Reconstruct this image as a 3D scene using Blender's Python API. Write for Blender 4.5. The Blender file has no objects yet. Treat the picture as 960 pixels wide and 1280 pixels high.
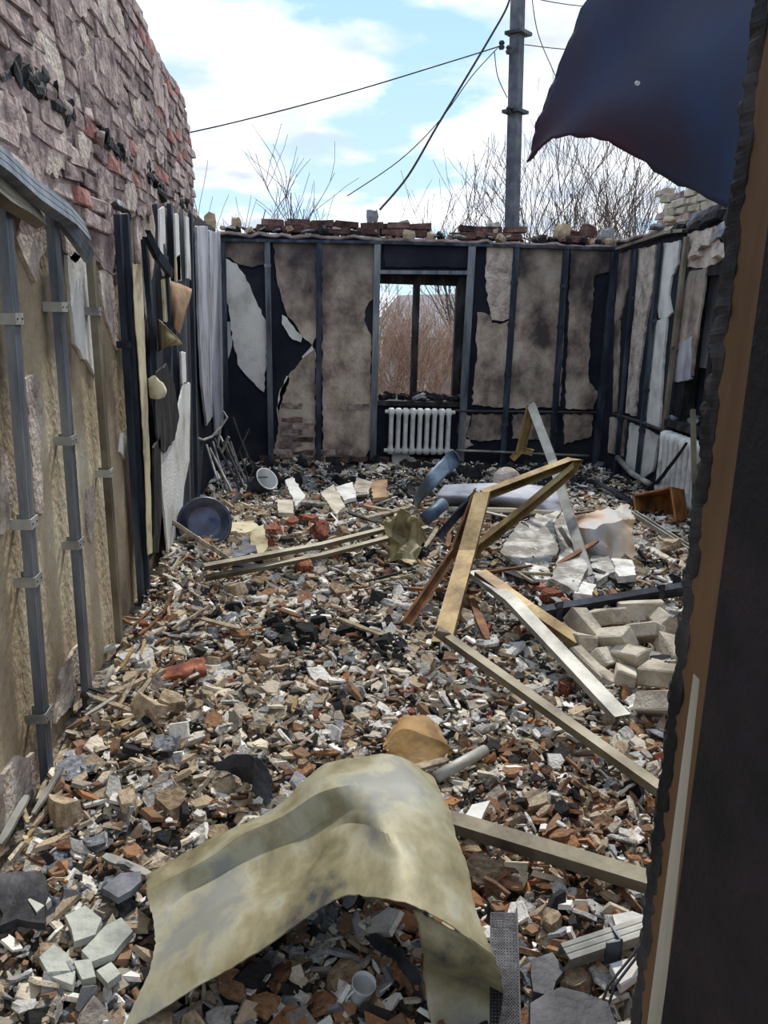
import bpy, bmesh, math, random
import numpy as np
from mathutils import Vector, Matrix, noise, Euler
from mathutils.geometry import tessellate_polygon
random.seed(7); rng = np.random.default_rng(7)
S = bpy.context.scene; C = S.collection

# ------------------------------------------------------------ camera
F_PX, PITCH, ROLL, YAW = 1030.0, math.radians(14.05), math.radians(1.6), math.radians(5.55)
CAM = Vector((0, 0, 1.65))
fwd = Vector((math.sin(YAW)*math.cos(PITCH), math.cos(YAW)*math.cos(PITCH), -math.sin(PITCH)))
rt0 = Vector((math.cos(YAW), -math.sin(YAW), 0)); up0 = rt0.cross(fwd)
RT = math.cos(ROLL)*rt0 + math.sin(ROLL)*up0; UP = -math.sin(ROLL)*rt0 + math.cos(ROLL)*up0
cd = bpy.data.cameras.new('camera'); co = bpy.data.objects.new('camera', cd); C.objects.link(co)
m = Matrix((RT, UP, -fwd)).transposed().to_4x4(); m.translation = CAM; co.matrix_world = m
cd.sensor_fit = 'VERTICAL'; cd.sensor_height = 36; cd.lens = F_PX/1280*36; cd.clip_start = .02; cd.clip_end = 500
S.camera = co
# ------------------------------------------------------------ sky, sun, exposure
S.view_settings.view_transform = 'Standard'; S.view_settings.look = 'None'
S.view_settings.exposure = 0.35; S.view_settings.gamma = 1.0; S.view_settings.use_curve_mapping = False
W = bpy.data.worlds.new('sky'); S.world = W; W.use_nodes = True
nt = W.node_tree; nt.nodes.clear(); N = nt.nodes.new; L = nt.links.new
out = N('ShaderNodeOutputWorld'); bg = N('ShaderNodeBackground'); bg.inputs[1].default_value = 1.12; L(bg.outputs[0], out.inputs[0])
tc = N('ShaderNodeTexCoord'); sep = N('ShaderNodeSeparateXYZ'); L(tc.outputs['Generated'], sep.inputs[0])
def mth(op, a, b=None, clamp=False):
    n = N('ShaderNodeMath'); n.operation = op; n.use_clamp = clamp
    for i, v in enumerate((a, b)):
        if v is None: continue
        if isinstance(v, (int, float)): n.inputs[i].default_value = v
        else: L(v, n.inputs[i])
    return n.outputs[0]
zz = mth('ADD', mth('MAXIMUM', sep.outputs[2], 0.0), 0.16)
cx = mth('DIVIDE', sep.outputs[0], zz); cy = mth('DIVIDE', sep.outputs[1], zz)
cmb = N('ShaderNodeCombineXYZ'); L(cx, cmb.inputs[0]); L(cy, cmb.inputs[1])
SKYOFF = (0.35, 0.0, 0.0)
mp = N('ShaderNodeMapping'); L(cmb.outputs[0], mp.inputs[0]); mp.inputs['Location'].default_value = SKYOFF
n1 = N('ShaderNodeTexNoise'); L(mp.outputs[0], n1.inputs[0]); n1.inputs['Scale'].default_value = 1.15; n1.inputs['Detail'].default_value = 9; n1.inputs['Roughness'].default_value = .52
r1 = N('ShaderNodeValToRGB'); L(n1.outputs[0], r1.inputs[0]); r1.color_ramp.elements[0].position = .44; r1.color_ramp.elements[1].position = .52
n2 = N('ShaderNodeTexNoise'); L(mp.outputs[0], n2.inputs[0]); n2.inputs['Scale'].default_value = 1.9; n2.inputs['Detail'].default_value = 4
r2 = N('ShaderNodeValToRGB'); L(n2.outputs[0], r2.inputs[0])
r2.color_ramp.elements[0].position = .42; r2.color_ramp.elements[0].color = (1.05, 1.06, 1.1, 1)
r2.color_ramp.elements[1].position = .64; r2.color_ramp.elements[1].color = (.52, .58, .68, 1)
rb = N('ShaderNodeValToRGB'); L(sep.outputs[2], rb.inputs[0])
rb.color_ramp.elements[0].position = 0; rb.color_ramp.elements[0].color = (.55, .72, .88, 1)
rb.color_ramp.elements[1].position = .5; rb.color_ramp.elements[1].color = (.26, .50, .80, 1)
mx = N('ShaderNodeMix'); mx.data_type = 'RGBA'; L(r1.outputs[0], mx.inputs[0]); L(rb.outputs[0], mx.inputs[6]); L(r2.outputs[0], mx.inputs[7])
L(mx.outputs[2], bg.inputs[0])
sl = bpy.data.lights.new('sun_offscreen', 'SUN'); sl.energy = 2.9; sl.angle = math.radians(3); sl.color = (1, .95, .87)
so = bpy.data.objects.new('sun_offscreen', sl); C.objects.link(so)
SUN_AZ, SUN_EL = math.radians(16), math.radians(50)      # azimuth from +y towards +x
sd = Vector((math.sin(SUN_AZ)*math.cos(SUN_EL), math.cos(SUN_AZ)*math.cos(SUN_EL), math.sin(SUN_EL)))
so.rotation_euler = sd.to_track_quat('Z', 'Y').to_euler(); so.location = sd*30

# ------------------------------------------------------------ photo pixel -> direction -> place it touches
D, XL, XR, ZT = 9.4, -0.96, 3.44, 2.38
def ray(px, py): return fwd + (px-480)/F_PX*RT - (py-640)/F_PX*UP
def on(px, py, ax, val):
    d = ray(px, py); return CAM + d*((val-CAM[ax])/d[ax])
def G(px, py, z=0.0): return on(px, py, 2, z)
def AT(px, py, y): return on(px, py, 1, y)
def BK(px, py, off=0.0): return on(px, py, 1, D-off)
def LW(px, py, off=0.0): return on(px, py, 0, XL+off)
def RW(px, py, off=0.0): return on(px, py, 0, XR-off)
def fbm(x, y, z=0.0, o=4): return noise.fractal(Vector((x, y, z)), 1.0, 2.0, o)
def H(x, y):      # top of the rubble
    t = min(max((y-5.0)/4.4, 0), 1)
    h = -0.13*t*t + .055*noise.noise(Vector((x*1.1+3, y*1.1, 1))) + .03*noise.noise(Vector((x*3, y*3, 5)))
    h += .10*math.exp(-((x+.75)/.25)**2)*math.exp(-((y-5.2)/.9)**2)
    h -= .05*math.exp(-((x-.1)/.5)**2-((y-1.7)/.4)**2)
    h += .06*math.exp(-((x-1.6)/.8)**2-((y-4.8)/.8)**2)
    return h

# ------------------------------------------------------------ materials
MATS = {}
def mat(name, cols, scale=4.0, rough=.85, metal=0.0, bump=.3, bscale=30.0, stretch=(1, 1, 1), det=6, contrast=.18, rnd=True, attr=None, rndcol=0.0, spec=.3, soot=None):
    if name in MATS: return MATS[name]
    M = bpy.data.materials.new(name); M.use_nodes = True; t = M.node_tree; n = t.nodes; l = t.links
    b = n['Principled BSDF']; b.inputs['Roughness'].default_value = rough; b.inputs['Metallic'].default_value = metal
    b.inputs['Specular IOR Level'].default_value = spec
    tcn = n.new('ShaderNodeTexCoord'); mpn = n.new('ShaderNodeMapping'); mpn.inputs['Scale'].default_value = stretch
    if rnd:
        oi = n.new('ShaderNodeObjectInfo'); va = n.new('ShaderNodeVectorMath'); va.operation = 'MULTIPLY_ADD'
        va.inputs[1].default_value = (37, 53, 71)
        l.new(oi.outputs['Random'], va.inputs[0]); l.new(tcn.outputs['Object'], va.inputs[2]); l.new(va.outputs[0], mpn.inputs[0])
    else: l.new(tcn.outputs['Object'], mpn.inputs[0])
    ns = n.new('ShaderNodeTexNoise'); ns.inputs['Scale'].default_value = scale; ns.inputs['Detail'].default_value = det; ns.inputs['Roughness'].default_value = .6
    l.new(mpn.outputs[0], ns.inputs[0])
    rp = n.new('ShaderNodeValToRGB'); e = rp.color_ramp.elements
    k = len(cols)
    while len(e) < k: e.new(.5)
    for i, c in enumerate(cols):
        e[i].position = .5-contrast + 2*contrast*(i/(k-1) if k > 1 else 0); e[i].color = (*c, 1)
    fac = ns.outputs[0]
    if rnd and rndcol:
        ma = n.new('ShaderNodeMath'); ma.operation = 'MULTIPLY_ADD'; l.new(oi.outputs['Random'], ma.inputs[0]); ma.inputs[1].default_value = rndcol
        l.new(ns.outputs[0], ma.inputs[2]); ms = n.new('ShaderNodeMath'); ms.operation = 'SUBTRACT'; l.new(ma.outputs[0], ms.inputs[0]); ms.inputs[1].default_value = rndcol/2
        fac = ms.outputs[0]
    l.new(fac, rp.inputs[0]); colo = rp.outputs[0]
    if attr:
        at = n.new('ShaderNodeAttribute'); at.attribute_name = attr
        mm = n.new('ShaderNodeMix'); mm.data_type = 'RGBA'; mm.blend_type = 'MULTIPLY'; mm.inputs[0].default_value = 1
        l.new(at.outputs['Color'], mm.inputs[6]); l.new(colo, mm.inputs[7]); colo = mm.outputs[2]
    if soot:      # smoke deposit on the upper wall: (z start, z full, colour, strength)
        sp = n.new('ShaderNodeSeparateXYZ'); l.new(tcn.outputs['Object'], sp.inputs[0])
        n4 = n.new('ShaderNodeTexNoise'); n4.inputs['Scale'].default_value = 2.2; n4.inputs['Detail'].default_value = 7; l.new(mpn.outputs[0], n4.inputs[0])
        m4 = n.new('ShaderNodeMath'); m4.operation = 'MULTIPLY_ADD'; l.new(n4.outputs[0], m4.inputs[0]); m4.inputs[1].default_value = 1.6; l.new(sp.outputs[2], m4.inputs[2])
        mr = n.new('ShaderNodeMapRange'); l.new(m4.outputs[0], mr.inputs[0]); mr.inputs[1].default_value = soot[0]+.8; mr.inputs[2].default_value = soot[1]+.8; mr.inputs[3].default_value = 0; mr.inputs[4].default_value = soot[3]
        mm = n.new('ShaderNodeMix'); mm.data_type = 'RGBA'; l.new(mr.outputs[0], mm.inputs[0]); l.new(colo, mm.inputs[6]); mm.inputs[7].default_value = (*soot[2], 1); colo = mm.outputs[2]
    l.new(colo, b.inputs['Base Color'])
    if bump:
        n3 = n.new('ShaderNodeTexNoise'); n3.inputs['Scale'].default_value = bscale; n3.inputs['Detail'].default_value = 5
        l.new(mpn.outputs[0], n3.inputs[0]); bp = n.new('ShaderNodeBump'); bp.inputs['Strength'].default_value = bump; bp.inputs['Distance'].default_value = .02
        l.new(n3.outputs[0], bp.inputs['Height']); l.new(bp.outputs[0], b.inputs['Normal'])
    MATS[name] = M; return M
def s(r, g, b): return tuple(((v/255)/12.92 if v/255 <= .04045 else ((v/255+.055)/1.055)**2.4) for v in (r, g, b))

M_SOOT = mat('soot black masonry', [s(14, 18, 30), s(26, 30, 42), s(48, 48, 54)], 2.0, .9, bump=.3, rnd=False, contrast=.2)
M_CHAR = mat('charred timber', [s(10, 10, 12), s(28, 27, 28), s(62, 60, 60)], 9, .75, bump=.9, bscale=26, stretch=(1, 1, .35))
M_PLW = mat('smoke stained tan plaster', [s(88, 76, 64), s(158, 140, 114), s(182, 166, 138), s(204, 192, 166)], 1.7, .92, bump=.6, bscale=40, rnd=False, stretch=(1, 1, .75), contrast=.17, det=10, soot=(1.15, 2.2, s(58, 46, 38), .85))
M_PLB = mat('scorched grey brown plaster', [s(70, 62, 60), s(128, 114, 104), s(168, 152, 136), s(192, 180, 164)], 2.6, .92, bump=.6, bscale=32, stretch=(1, 1, .8), contrast=.14, det=11, soot=(1.4, 2.6, s(56, 50, 54), .9))
M_PLP = mat('pale skim plaster', [s(160, 156, 148), s(208, 206, 200), s(222, 222, 214)], 3.0, .9, bump=.25, bscale=50, contrast=.2)
M_PLR = mat('rough torn plaster', [s(120, 106, 98), s(182, 168, 156), s(212, 200, 186)], 7, .95, bump=.9, bscale=40, contrast=.2)
M_LAV = mat('pale grey painted plasterboard', [s(110, 108, 112), s(168, 168, 176), s(192, 192, 198)], 3.2, .85, bump=.3, bscale=60, stretch=(1, 1, .4), contrast=.17, det=9)
M_CREAM = mat('scorched cream paper', [s(120, 100, 74), s(190, 178, 144), s(208, 200, 168)], 4, .85, bump=.15, contrast=.2)
M_TANP = mat('scorched tan card', [s(96, 70, 50), s(150, 120, 92), s(182, 154, 122)], 4, .85, bump=.15, contrast=.2)
M_BRK = mat('mortar smeared mauve brick', [s(88, 74, 74), s(138, 120, 116), s(168, 148, 142), s(188, 172, 166)], 9, .95, bump=1.0, bscale=26, contrast=.2, rndcol=.25)
M_BRKR = mat('bare red wall brick', [s(116, 80, 76), s(164, 112, 104), s(180, 140, 130)], 9, .95, bump=.8, bscale=26, contrast=.2)
M_MORT = mat('rough grey mortar', [s(70, 58, 58), s(140, 122, 118), s(178, 162, 156)], 6, .97, bump=1.0, bscale=24, rnd=False, contrast=.2)
M_RED = mat('broken red brick', [s(70, 44, 36), s(142, 82, 60), s(186, 140, 116)], 14, .92, bump=.6, contrast=.2, rndcol=.2)
M_BTOP = mat('sooty red brown brick', [s(40, 32, 32), s(86, 62, 58), s(122, 96, 88)], 9, .95, bump=.8, contrast=.2, rndcol=.2)
M_SIL = mat('pale silicate brick', [s(128, 118, 104), s(174, 164, 146), s(204, 195, 178)], 7, .9, bump=.4, bscale=60, contrast=.2, rndcol=.15)
M_WHITE = mat('pale broken plaster', [s(136, 130, 122), s(196, 192, 184), s(226, 224, 218)], 9, .92, bump=.8, bscale=40, contrast=.17, rndcol=.3, det=9)
M_BROWN = mat('brown broken tile', [s(74, 50, 36), s(124, 88, 62), s(156, 118, 86)], 6, .88, bump=.5, contrast=.2, rndcol=.35)
M_GREY = mat('grey slate shard', [s(58, 60, 66), s(104, 106, 112), s(146, 148, 150)], 6, .85, bump=.5, contrast=.2, rndcol=.3)
M_TAN = mat('tan clay fragment', [s(110, 92, 72), s(154, 134, 108), s(188, 170, 144)], 6, .92, bump=.5, contrast=.2, rndcol=.3)
M_COAL = mat('charcoal lump', [s(12, 12, 16), s(30, 30, 34), s(64, 62, 62)], 8, .8, bump=.9, contrast=.2)
M_ASH = mat('ash and grit', [s(44, 38, 34), s(92, 82, 72), s(140, 130, 118), s(176, 168, 156)], 28, .97, bump=1.0, bscale=60, rnd=False, contrast=.2, det=8)
M_RUB = mat('mixed rubble fragments', [(.62, .6, .58), (1, 1, 1), (1.12, 1.1, 1.06)], 12, .92, bump=.5, bscale=60, rnd=False, attr='Col', contrast=.2)
M_STUD = mat('heat blued galvanised steel', [s(54, 58, 64), s(106, 112, 120), s(142, 144, 144)], 3, .5, .45, bump=.1, stretch=(3, 3, .5), contrast=.22)
M_STUDK = mat('sooty galvanised steel', [s(20, 24, 32), s(48, 56, 68), s(88, 96, 106)], 3, .6, .35, bump=.1, stretch=(3, 3, .5), contrast=.2)
M_STUDG = mat('scorched olive steel channel', [s(70, 62, 52), s(120, 112, 94), s(144, 140, 124)], 3, .6, .3, bump=.1, contrast=.2)
M_OLIVE = mat('burnt yellow steel channel', [s(72, 52, 32), s(130, 108, 68), s(160, 142, 102)], 4, .55, .3, bump=.12, contrast=.2)
M_RUST = mat('rusted brown steel', [s(56, 34, 24), s(104, 68, 42), s(140, 100, 62)], 6, .75, .2, bump=.2, contrast=.2)
M_GREYCH = mat('weathered grey steel channel', [s(96, 96, 92), s(150, 148, 140), s(182, 180, 172)], 4, .6, .3, bump=.12, contrast=.2)
M_DKCH = mat('dark blue grey steel channel', [s(30, 32, 38), s(60, 64, 74), s(100, 104, 112)], 4, .5, .4, bump=.12, contrast=.2)
M_SHEET = mat('scorched pale green sheet metal', [s(66, 66, 66), s(116, 110, 84), s(138, 130, 102), s(156, 152, 130), s(132, 132, 124)], 4.5, .55, .15, bump=.14, bscale=18, contrast=.15, det=10, stretch=(1, .6, 1), spec=.3)
M_OCHRE = mat('ochre scorched sheet', [s(84, 66, 44), s(150, 116, 66), s(160, 142, 110)], 5, .6, .1, bump=.2, contrast=.2)
M_YSHEET = mat('yellowed crumpled sheet', [s(92, 80, 54), s(146, 136, 100), s(170, 162, 132)], 5, .6, .1, bump=.2, contrast=.2)
M_CURL = mat('toasted white sheet', [s(92, 64, 42), s(158, 128, 96), s(176, 166, 154), s(166, 166, 168)], 2.6, .6, .0, bump=.1, contrast=.16, det=2)
M_BLUE = mat('blue grey sheet', [s(44, 58, 74), s(76, 94, 114), s(120, 134, 146)], 4, .5, .2, bump=.1, contrast=.2)
M_DKSHEET = mat('dark grey scale plate', [s(26, 26, 30), s(62, 62, 66), s(96, 96, 98)], 6, .6, .2, bump=.3, contrast=.2)
M_ROOF = mat('navy roofing sheet with maroon rust', [s(38, 60, 96), s(42, 64, 100), s(52, 50, 70), s(74, 42, 48)], 1.1, .6, .2, bump=.15, bscale=8, contrast=.16, rnd=False, det=3)
M_RAD = mat('white enamelled radiator', [s(150, 150, 148), s(206, 206, 204), s(222, 222, 218)], 9, .55, bump=.15, contrast=.25)
M_ENAM = mat('white enamel', [s(170, 172, 172), s(214, 216, 214)], 6, .4, bump=.05, contrast=.2)
M_POT = mat('heat blued dark steel pot', [s(18, 20, 30), s(44, 54, 78), s(84, 92, 110), s(78, 70, 84)], 5, .38, .6, bump=.1, contrast=.2, spec=.5)
M_PIPE = mat('sooty pipe', [s(44, 42, 44), s(84, 80, 78)], 8, .7, bump=.2, contrast=.2)
M_BOX = mat('scorched orange brown board', [s(100, 62, 34), s(158, 104, 58), s(176, 126, 80)], 5, .8, bump=.2, stretch=(4, 1, 1), contrast=.2)
M_WOOD = mat('weathered grey lath', [s(96, 86, 72), s(146, 132, 110), s(176, 162, 138)], 6, .88, bump=.3, stretch=(4, 4, .6), contrast=.2)
M_YWOOD = mat('yellow scorched lath', [s(96, 76, 46), s(148, 122, 78), s(170, 148, 106)], 6, .85, bump=.3, contrast=.2)
M_JAMB = mat('brown scorched jamb paint', [s(84, 62, 42), s(116, 90, 64), s(132, 110, 84)], 3, .7, bump=.15, stretch=(1, 1, .2), contrast=.2)
M_JAMBL = mat('pale grey jamb strip', [s(132, 126, 112), s(176, 170, 156), s(192, 188, 176)], 4, .7, bump=.15, stretch=(1, 1, .2), contrast=.2)
M_LEAF = mat('black burnt door leaf', [s(14, 14, 16), s(28, 27, 30), s(50, 40, 46)], 3, .75, bump=.4, bscale=60, contrast=.2)
M_CONC = mat('weathered concrete', [s(60, 64, 72), s(84, 88, 96), s(106, 108, 114)], 6, .9, bump=.3, contrast=.2)
M_WIRE = mat('black cable', [s(30, 32, 36), s(40, 42, 46)], 6, .7, bump=0)
M_TWIG = mat('bare grey brown twig', [s(70, 60, 54), s(110, 96, 86)], 9, .9, bump=0)
M_TWIG2 = mat('dry rusty brown twig', [s(140, 116, 102), s(196, 170, 152)], 9, .9, bump=0)
M_SHED = mat('weathered grey brown boards', [s(136, 122, 118), s(168, 154, 148)], 3, .9, bump=.3, contrast=.2)
M_SHEDR = mat('grey corrugated roofing', [s(120, 112, 114), s(150, 144, 146)], 3, .85, bump=.2, contrast=.2)
M_SOIL = mat('dry earth and dead grass', [s(84, 74, 62), s(124, 110, 92), s(150, 138, 114)], 2.5, .97, bump=.6, bscale=12, rnd=False, contrast=.2)
M_PINK = mat('pink tinted plaster', [s(150, 128, 130), s(186, 164, 166), s(200, 184, 184)], 2, .9, bump=.25, contrast=.2)

# ------------------------------------------------------------ mesh helpers
class MB:
    def __init__(self): self.v = []; self.f = []
    def add(self, vs, fs):
        o = len(self.v); self.v += [tuple(p) for p in vs]; self.f += [tuple(i+o for i in q) for q in fs]; return self
    def box(self, lo, hi, M=None, jit=0.0):
        vs = [Vector((x, y, z)) for z in (lo[2], hi[2]) for y in (lo[1], hi[1]) for x in (lo[0], hi[0])]
        if jit: vs = [v+Vector((random.uniform(-jit, jit), random.uniform(-jit, jit), random.uniform(-jit, jit))) for v in vs]
        if M: vs = [M @ v for v in vs]
        return self.add(vs, [(0, 2, 3, 1), (4, 5, 7, 6), (0, 1, 5, 4), (2, 6, 7, 3), (0, 4, 6, 2), (1, 3, 7, 5)])
    def tube(self, pts, r, n=6, r2=None, caps=True):
        pts = [Vector(p) for p in pts]; k = len(pts); o = len(self.v); vs = []; fs = []
        for i, p in enumerate(pts):
            t = (pts[min(i+1, k-1)]-pts[max(i-1, 0)]).normalized()
            a = t.cross(Vector((0, 0, 1)));
            if a.length < .05: a = t.cross(Vector((1, 0, 0)))
            a.normalize(); b = t.cross(a); rr = r if r2 is None else r+(r2-r)*i/(k-1)
            vs += [p+(a*math.cos(q*2*math.pi/n)+b*math.sin(q*2*math.pi/n))*rr for q in range(n)]
        for i in range(k-1):
            fs += [(i*n+q, i*n+(q+1) % n, (i+1)*n+(q+1) % n, (i+1)*n+q) for q in range(n)]
        if caps: fs += [tuple(range(n-1, -1, -1)), tuple((k-1)*n+q for q in range(n))]
        return self.add(vs, fs)
    def lathe(self, prof, n=28, M=None):
        vs = [Vector((r*math.cos(a*2*math.pi/n), r*math.sin(a*2*math.pi/n), z)) for r, z in prof for a in range(n)]
        if M: vs = [M @ v for v in vs]
        return self.add(vs, [(i*n+a, i*n+(a+1) % n, (i+1)*n+(a+1) % n, (i+1)*n+a) for i in range(len(prof)-1) for a in range(n)])
    def mesh(self, name, M_, smooth=False):
        me = bpy.data.meshes.new(name); me.from_pydata(self.v, [], self.f); me.materials.append(M_)
        if smooth: me.shade_smooth()
        me.update(); return me
    def build(self, name, M_, parent=None, smooth=False): return obj(name, self.mesh(name, M_, smooth), parent)
def obj(name, me, parent=None):
    o = bpy.data.objects.new(name, me); C.objects.link(o)
    if parent is not None: o.parent = parent; o.matrix_parent_inverse = Matrix.Identity(4) if parent.type != 'EMPTY' else parent.matrix_basis.inverted()
    return o
def tag(o, label, cat, group=None):
    o['label'] = label; o['category'] = cat
    if group: o['group'] = group
    return o
def struct(o, label=None, cat=None):
    o['kind'] = 'structure'
    if label: o['label'] = label
    if cat: o['category'] = cat
    return o
def empty(name, loc=(0, 0, 0)):
    o = bpy.data.objects.new(name, None); C.objects.link(o); o.location = loc; o.empty_display_size = .1; return o
def rag(poly, step=.05, amp=.014, seed=0):
    r = random.Random(seed); out = []
    for i, p in enumerate(poly):
        q = poly[(i+1) % len(poly)]; dx, dy = q[0]-p[0], q[1]-p[1]; ln = math.hypot(dx, dy); k = max(1, int(ln/step))
        for j in range(k):
            t = j/k; a = r.uniform(-amp, amp) if j else r.uniform(-amp, amp)*.5
            out.append((p[0]+dx*t-dy/ln*a if ln else p[0], p[1]+dy*t+dx/ln*a if ln else p[1]))
    return out
def slab(pts2, place, th, normal, mb=None, taper=0.0):
    """ragged polygon slab: pts2 in plane coordinates, place maps (a,b)->Vector, th along normal"""
    mb = mb or MB(); n = len(pts2); cxm = sum(p[0] for p in pts2)/n; cym = sum(p[1] for p in pts2)/n
    back = [place(*p) for p in pts2]
    front = [place(p[0]+(cxm-p[0])*taper, p[1]+(cym-p[1])*taper)+normal*th for p in pts2]
    tri = tessellate_polygon([[Vector((p[0], p[1], 0)) for p in pts2]])
    fs = [tuple(i+n for i in t) for t in tri]+[tuple(reversed(t)) for t in tri]
    fs += [(i, (i+1) % n, (i+1) % n+n, i+n) for i in range(n)]
    mb.add(front and (back+front), fs); return mb
def fixn(me):
    bm = bmesh.new(); bm.from_mesh(me); bmesh.ops.recalc_face_normals(bm, faces=bm.faces); bm.to_mesh(me); bm.free(); return me
def wallpatch(name, which, pix, M_, parent=None, off=0.0, th=.018, step=.05, amp=.012, seed=0):
    """a patch traced on a wall plane"""
    if which == 'B': P = [BK(*p, off) for p in pix]; p2 = [(p.x, p.z) for p in P]; pl = lambda a, b: Vector((a, D-off, b)); nn = Vector((0, -1, 0))
    elif which == 'L': P = [LW(*p, off) for p in pix]; p2 = [(p.y, p.z) for p in P]; pl = lambda a, b: Vector((XL+off, a, b)); nn = Vector((1, 0, 0))
    else: P = [RW(*p, off) for p in pix]; p2 = [(p.y, p.z) for p in P]; pl = lambda a, b: Vector((XR-off, a, b)); nn = Vector((-1, 0, 0))
    me = slab(rag(p2, step, amp, seed), pl, th, nn).mesh(name, M_); fixn(me); return obj(name, me, parent)
def crom(p0, p1, p2, p3, t): return .5*((2*p1)+(p2-p0)*t+(2*p0-5*p1+4*p2-p3)*t*t+(3*p1-p0-3*p2+p3)*t**3)
def gridsheet(name, rows, M_, parent=None, sub=6, th=.003, wob=0.0, wscale=4.0, seed=0, ragamp=0.0, crease=False):
    """thin bent sheet through a grid of control points; real thickness"""
    R_, K = len(rows), len(rows[0])
    def samp(line, u):
        k = len(line); i = min(int(u), k-2); t = u-i
        g = lambda j: line[j] if 0 <= j < k else (2*line[0]-line[1] if j < 0 else 2*line[-1]-line[-2])
        return crom(g(i-1), g(i), g(i+1), g(i+2), t)
    nu, nv = (K-1)*sub+1, (R_-1)*sub+1; P = []
    rr = random.Random(seed)
    for b in range(nv):
        for a in range(nu):
            col_ = [samp(r, a/sub) for r in rows]; p = samp(col_, b/sub)
            if crease: bi = min(b//sub, R_-2); p = p.lerp(col_[bi].lerp(col_[bi+1], b/sub-bi), .9)
            if wob: p = p+Vector([noise.noise(p*wscale+Vector((seed+q*9, 0, 0)))*wob for q in range(3)])
            if ragamp and (a in (0, nu-1) or b in (0, nv-1)): p = p+Vector([rr.uniform(-ragamp, ragamp) for _ in range(3)])
            P.append(p)
    nrm = []
    for b in range(nv):
        for a in range(nu):
            du = P[b*nu+min(a+1, nu-1)]-P[b*nu+max(a-1, 0)]; dv = P[min(b+1, nv-1)*nu+a]-P[max(b-1, 0)*nu+a]
            q = du.cross(dv); nrm.append(q.normalized() if q.length > 1e-9 else Vector((0, 0, 1)))
    n = len(P); V = [p+q*th/2 for p, q in zip(P, nrm)]+[p-q*th/2 for p, q in zip(P, nrm)]; Fc = []
    for b in range(nv-1):
        for a in range(nu-1):
            i = b*nu+a; Fc += [(i, i+1, i+nu+1, i+nu), (i+n, i+nu+n, i+nu+1+n, i+1+n)]
    rim = [i for i in range(nu)]+[b*nu+nu-1 for b in range(1, nv)]+[(nv-1)*nu+a for a in range(nu-2, -1, -1)]+[b*nu for b in range(nv-2, 0, -1)]
    for i in range(len(rim)): a, b = rim[i], rim[(i+1) % len(rim)]; Fc.append((b, a, a+n, b+n))
    mb = MB(); mb.add(V, Fc); me = mb.mesh(name, M_, True)
    if crease: me.set_sharp_from_angle(angle=math.radians(16))
    return obj(name, me, parent)
def usec(w, d, t, lip=.006, groove=True):
    h = w/2; g = w*.18
    if not groove: return [(-h, d), (-h, 0), (h, 0), (h, d), (h-lip, d), (h-lip, d-t), (h-t, d-t), (h-t, t), (-h+t, t), (-h+t, d-t), (-h+lip, d-t), (-h+lip, d)]
    return [(-h, d), (-h, 0), (-g-.003, 0), (-g, .0015), (-g+.003, 0), (g-.003, 0), (g, .0015), (g+.003, 0), (h, 0), (h, d), (h-lip, d), (h-lip, d-t),
            (h-t, d-t), (h-t, t+.004), (-h+t, t+.004), (-h+t, d-t), (-h+lip, d-t), (-h+lip, d)]
def channel_mesh(name, path, opend, M_, w=.06, d=.03, t=.003, twist=0.0, sag=0.0, sub=1, groove=True):
    """folded steel drywall channel along a path, open side towards opend"""
    path = [Vector(p) for p in path]
    if sub > 1:
        q = []
        for i in range(len(path)-1):
            for j in range(sub): q.append(path[i].lerp(path[i+1], j/sub))
        path = q+[path[-1]]
    sec = usec(w, d, t, .006, groove); n = len(sec); k = len(path); mb = MB(); vs = []
    for i, p in enumerate(path):
        tg = (path[min(i+1, k-1)]-path[max(i-1, 0)]).normalized(); o = Vector(opend); o = (o-tg*o.dot(tg)).normalized()
        if twist: o = Matrix.Rotation(twist*(i/(k-1)-.5), 3, tg) @ o
        sd_ = tg.cross(o); p = p-Vector((0, 0, sag*math.sin(math.pi*i/(k-1)))) if sag else p
        vs += [p+sd_*a+o*(b-d*.5) for a, b in sec]
    fs = [(i*n+q, i*n+(q+1) % n, (i+1)*n+(q+1) % n, (i+1)*n+q) for i in range(k-1) for q in range(n)]
    tri = tessellate_polygon([[Vector((a, b, 0)) for a, b in sec]])
    fs += [tuple(tr) for tr in tri]+[tuple(i+(k-1)*n for i in reversed(tr)) for tr in tri]
    mb.add(vs, fs); return fixn(mb.mesh(name, M_))
def chunk_mesh(name, M_, size=(1, 1, .4), n=7, seed=0, rough=.22):
    """irregular broken piece: facetted slab with uneven upper and lower outline"""
    r = random.Random(seed); vs = []; a0 = r.random()*6
    an = sorted(a0+2*math.pi*(i+r.uniform(-.32, .32))/n for i in range(n)); rad = [r.uniform(1-rough*1.6, 1+rough*.5) for _ in an]
    for lv, sc, z in ((0, .86, -.5), (1, 1.0, r.uniform(-.1, .1)), (2, .84, .5)):
        for a, q in zip(an, rad):
            k = q*sc*r.uniform(.9, 1.08); vs.append((math.cos(a)*k*size[0]/2, math.sin(a)*k*size[1]/2, (z+r.uniform(-.13, .13)*(lv != 1))*size[2]))
    fs = [tuple(range(n-1, -1, -1)), tuple(range(2*n, 3*n))]
    for l_ in range(2): fs += [(l_*n+i, l_*n+(i+1) % n, (l_+1)*n+(i+1) % n, (l_+1)*n+i) for i in range(n)]
    mb = MB(); mb.add(vs, fs); return mb.mesh(name, M_)
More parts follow.
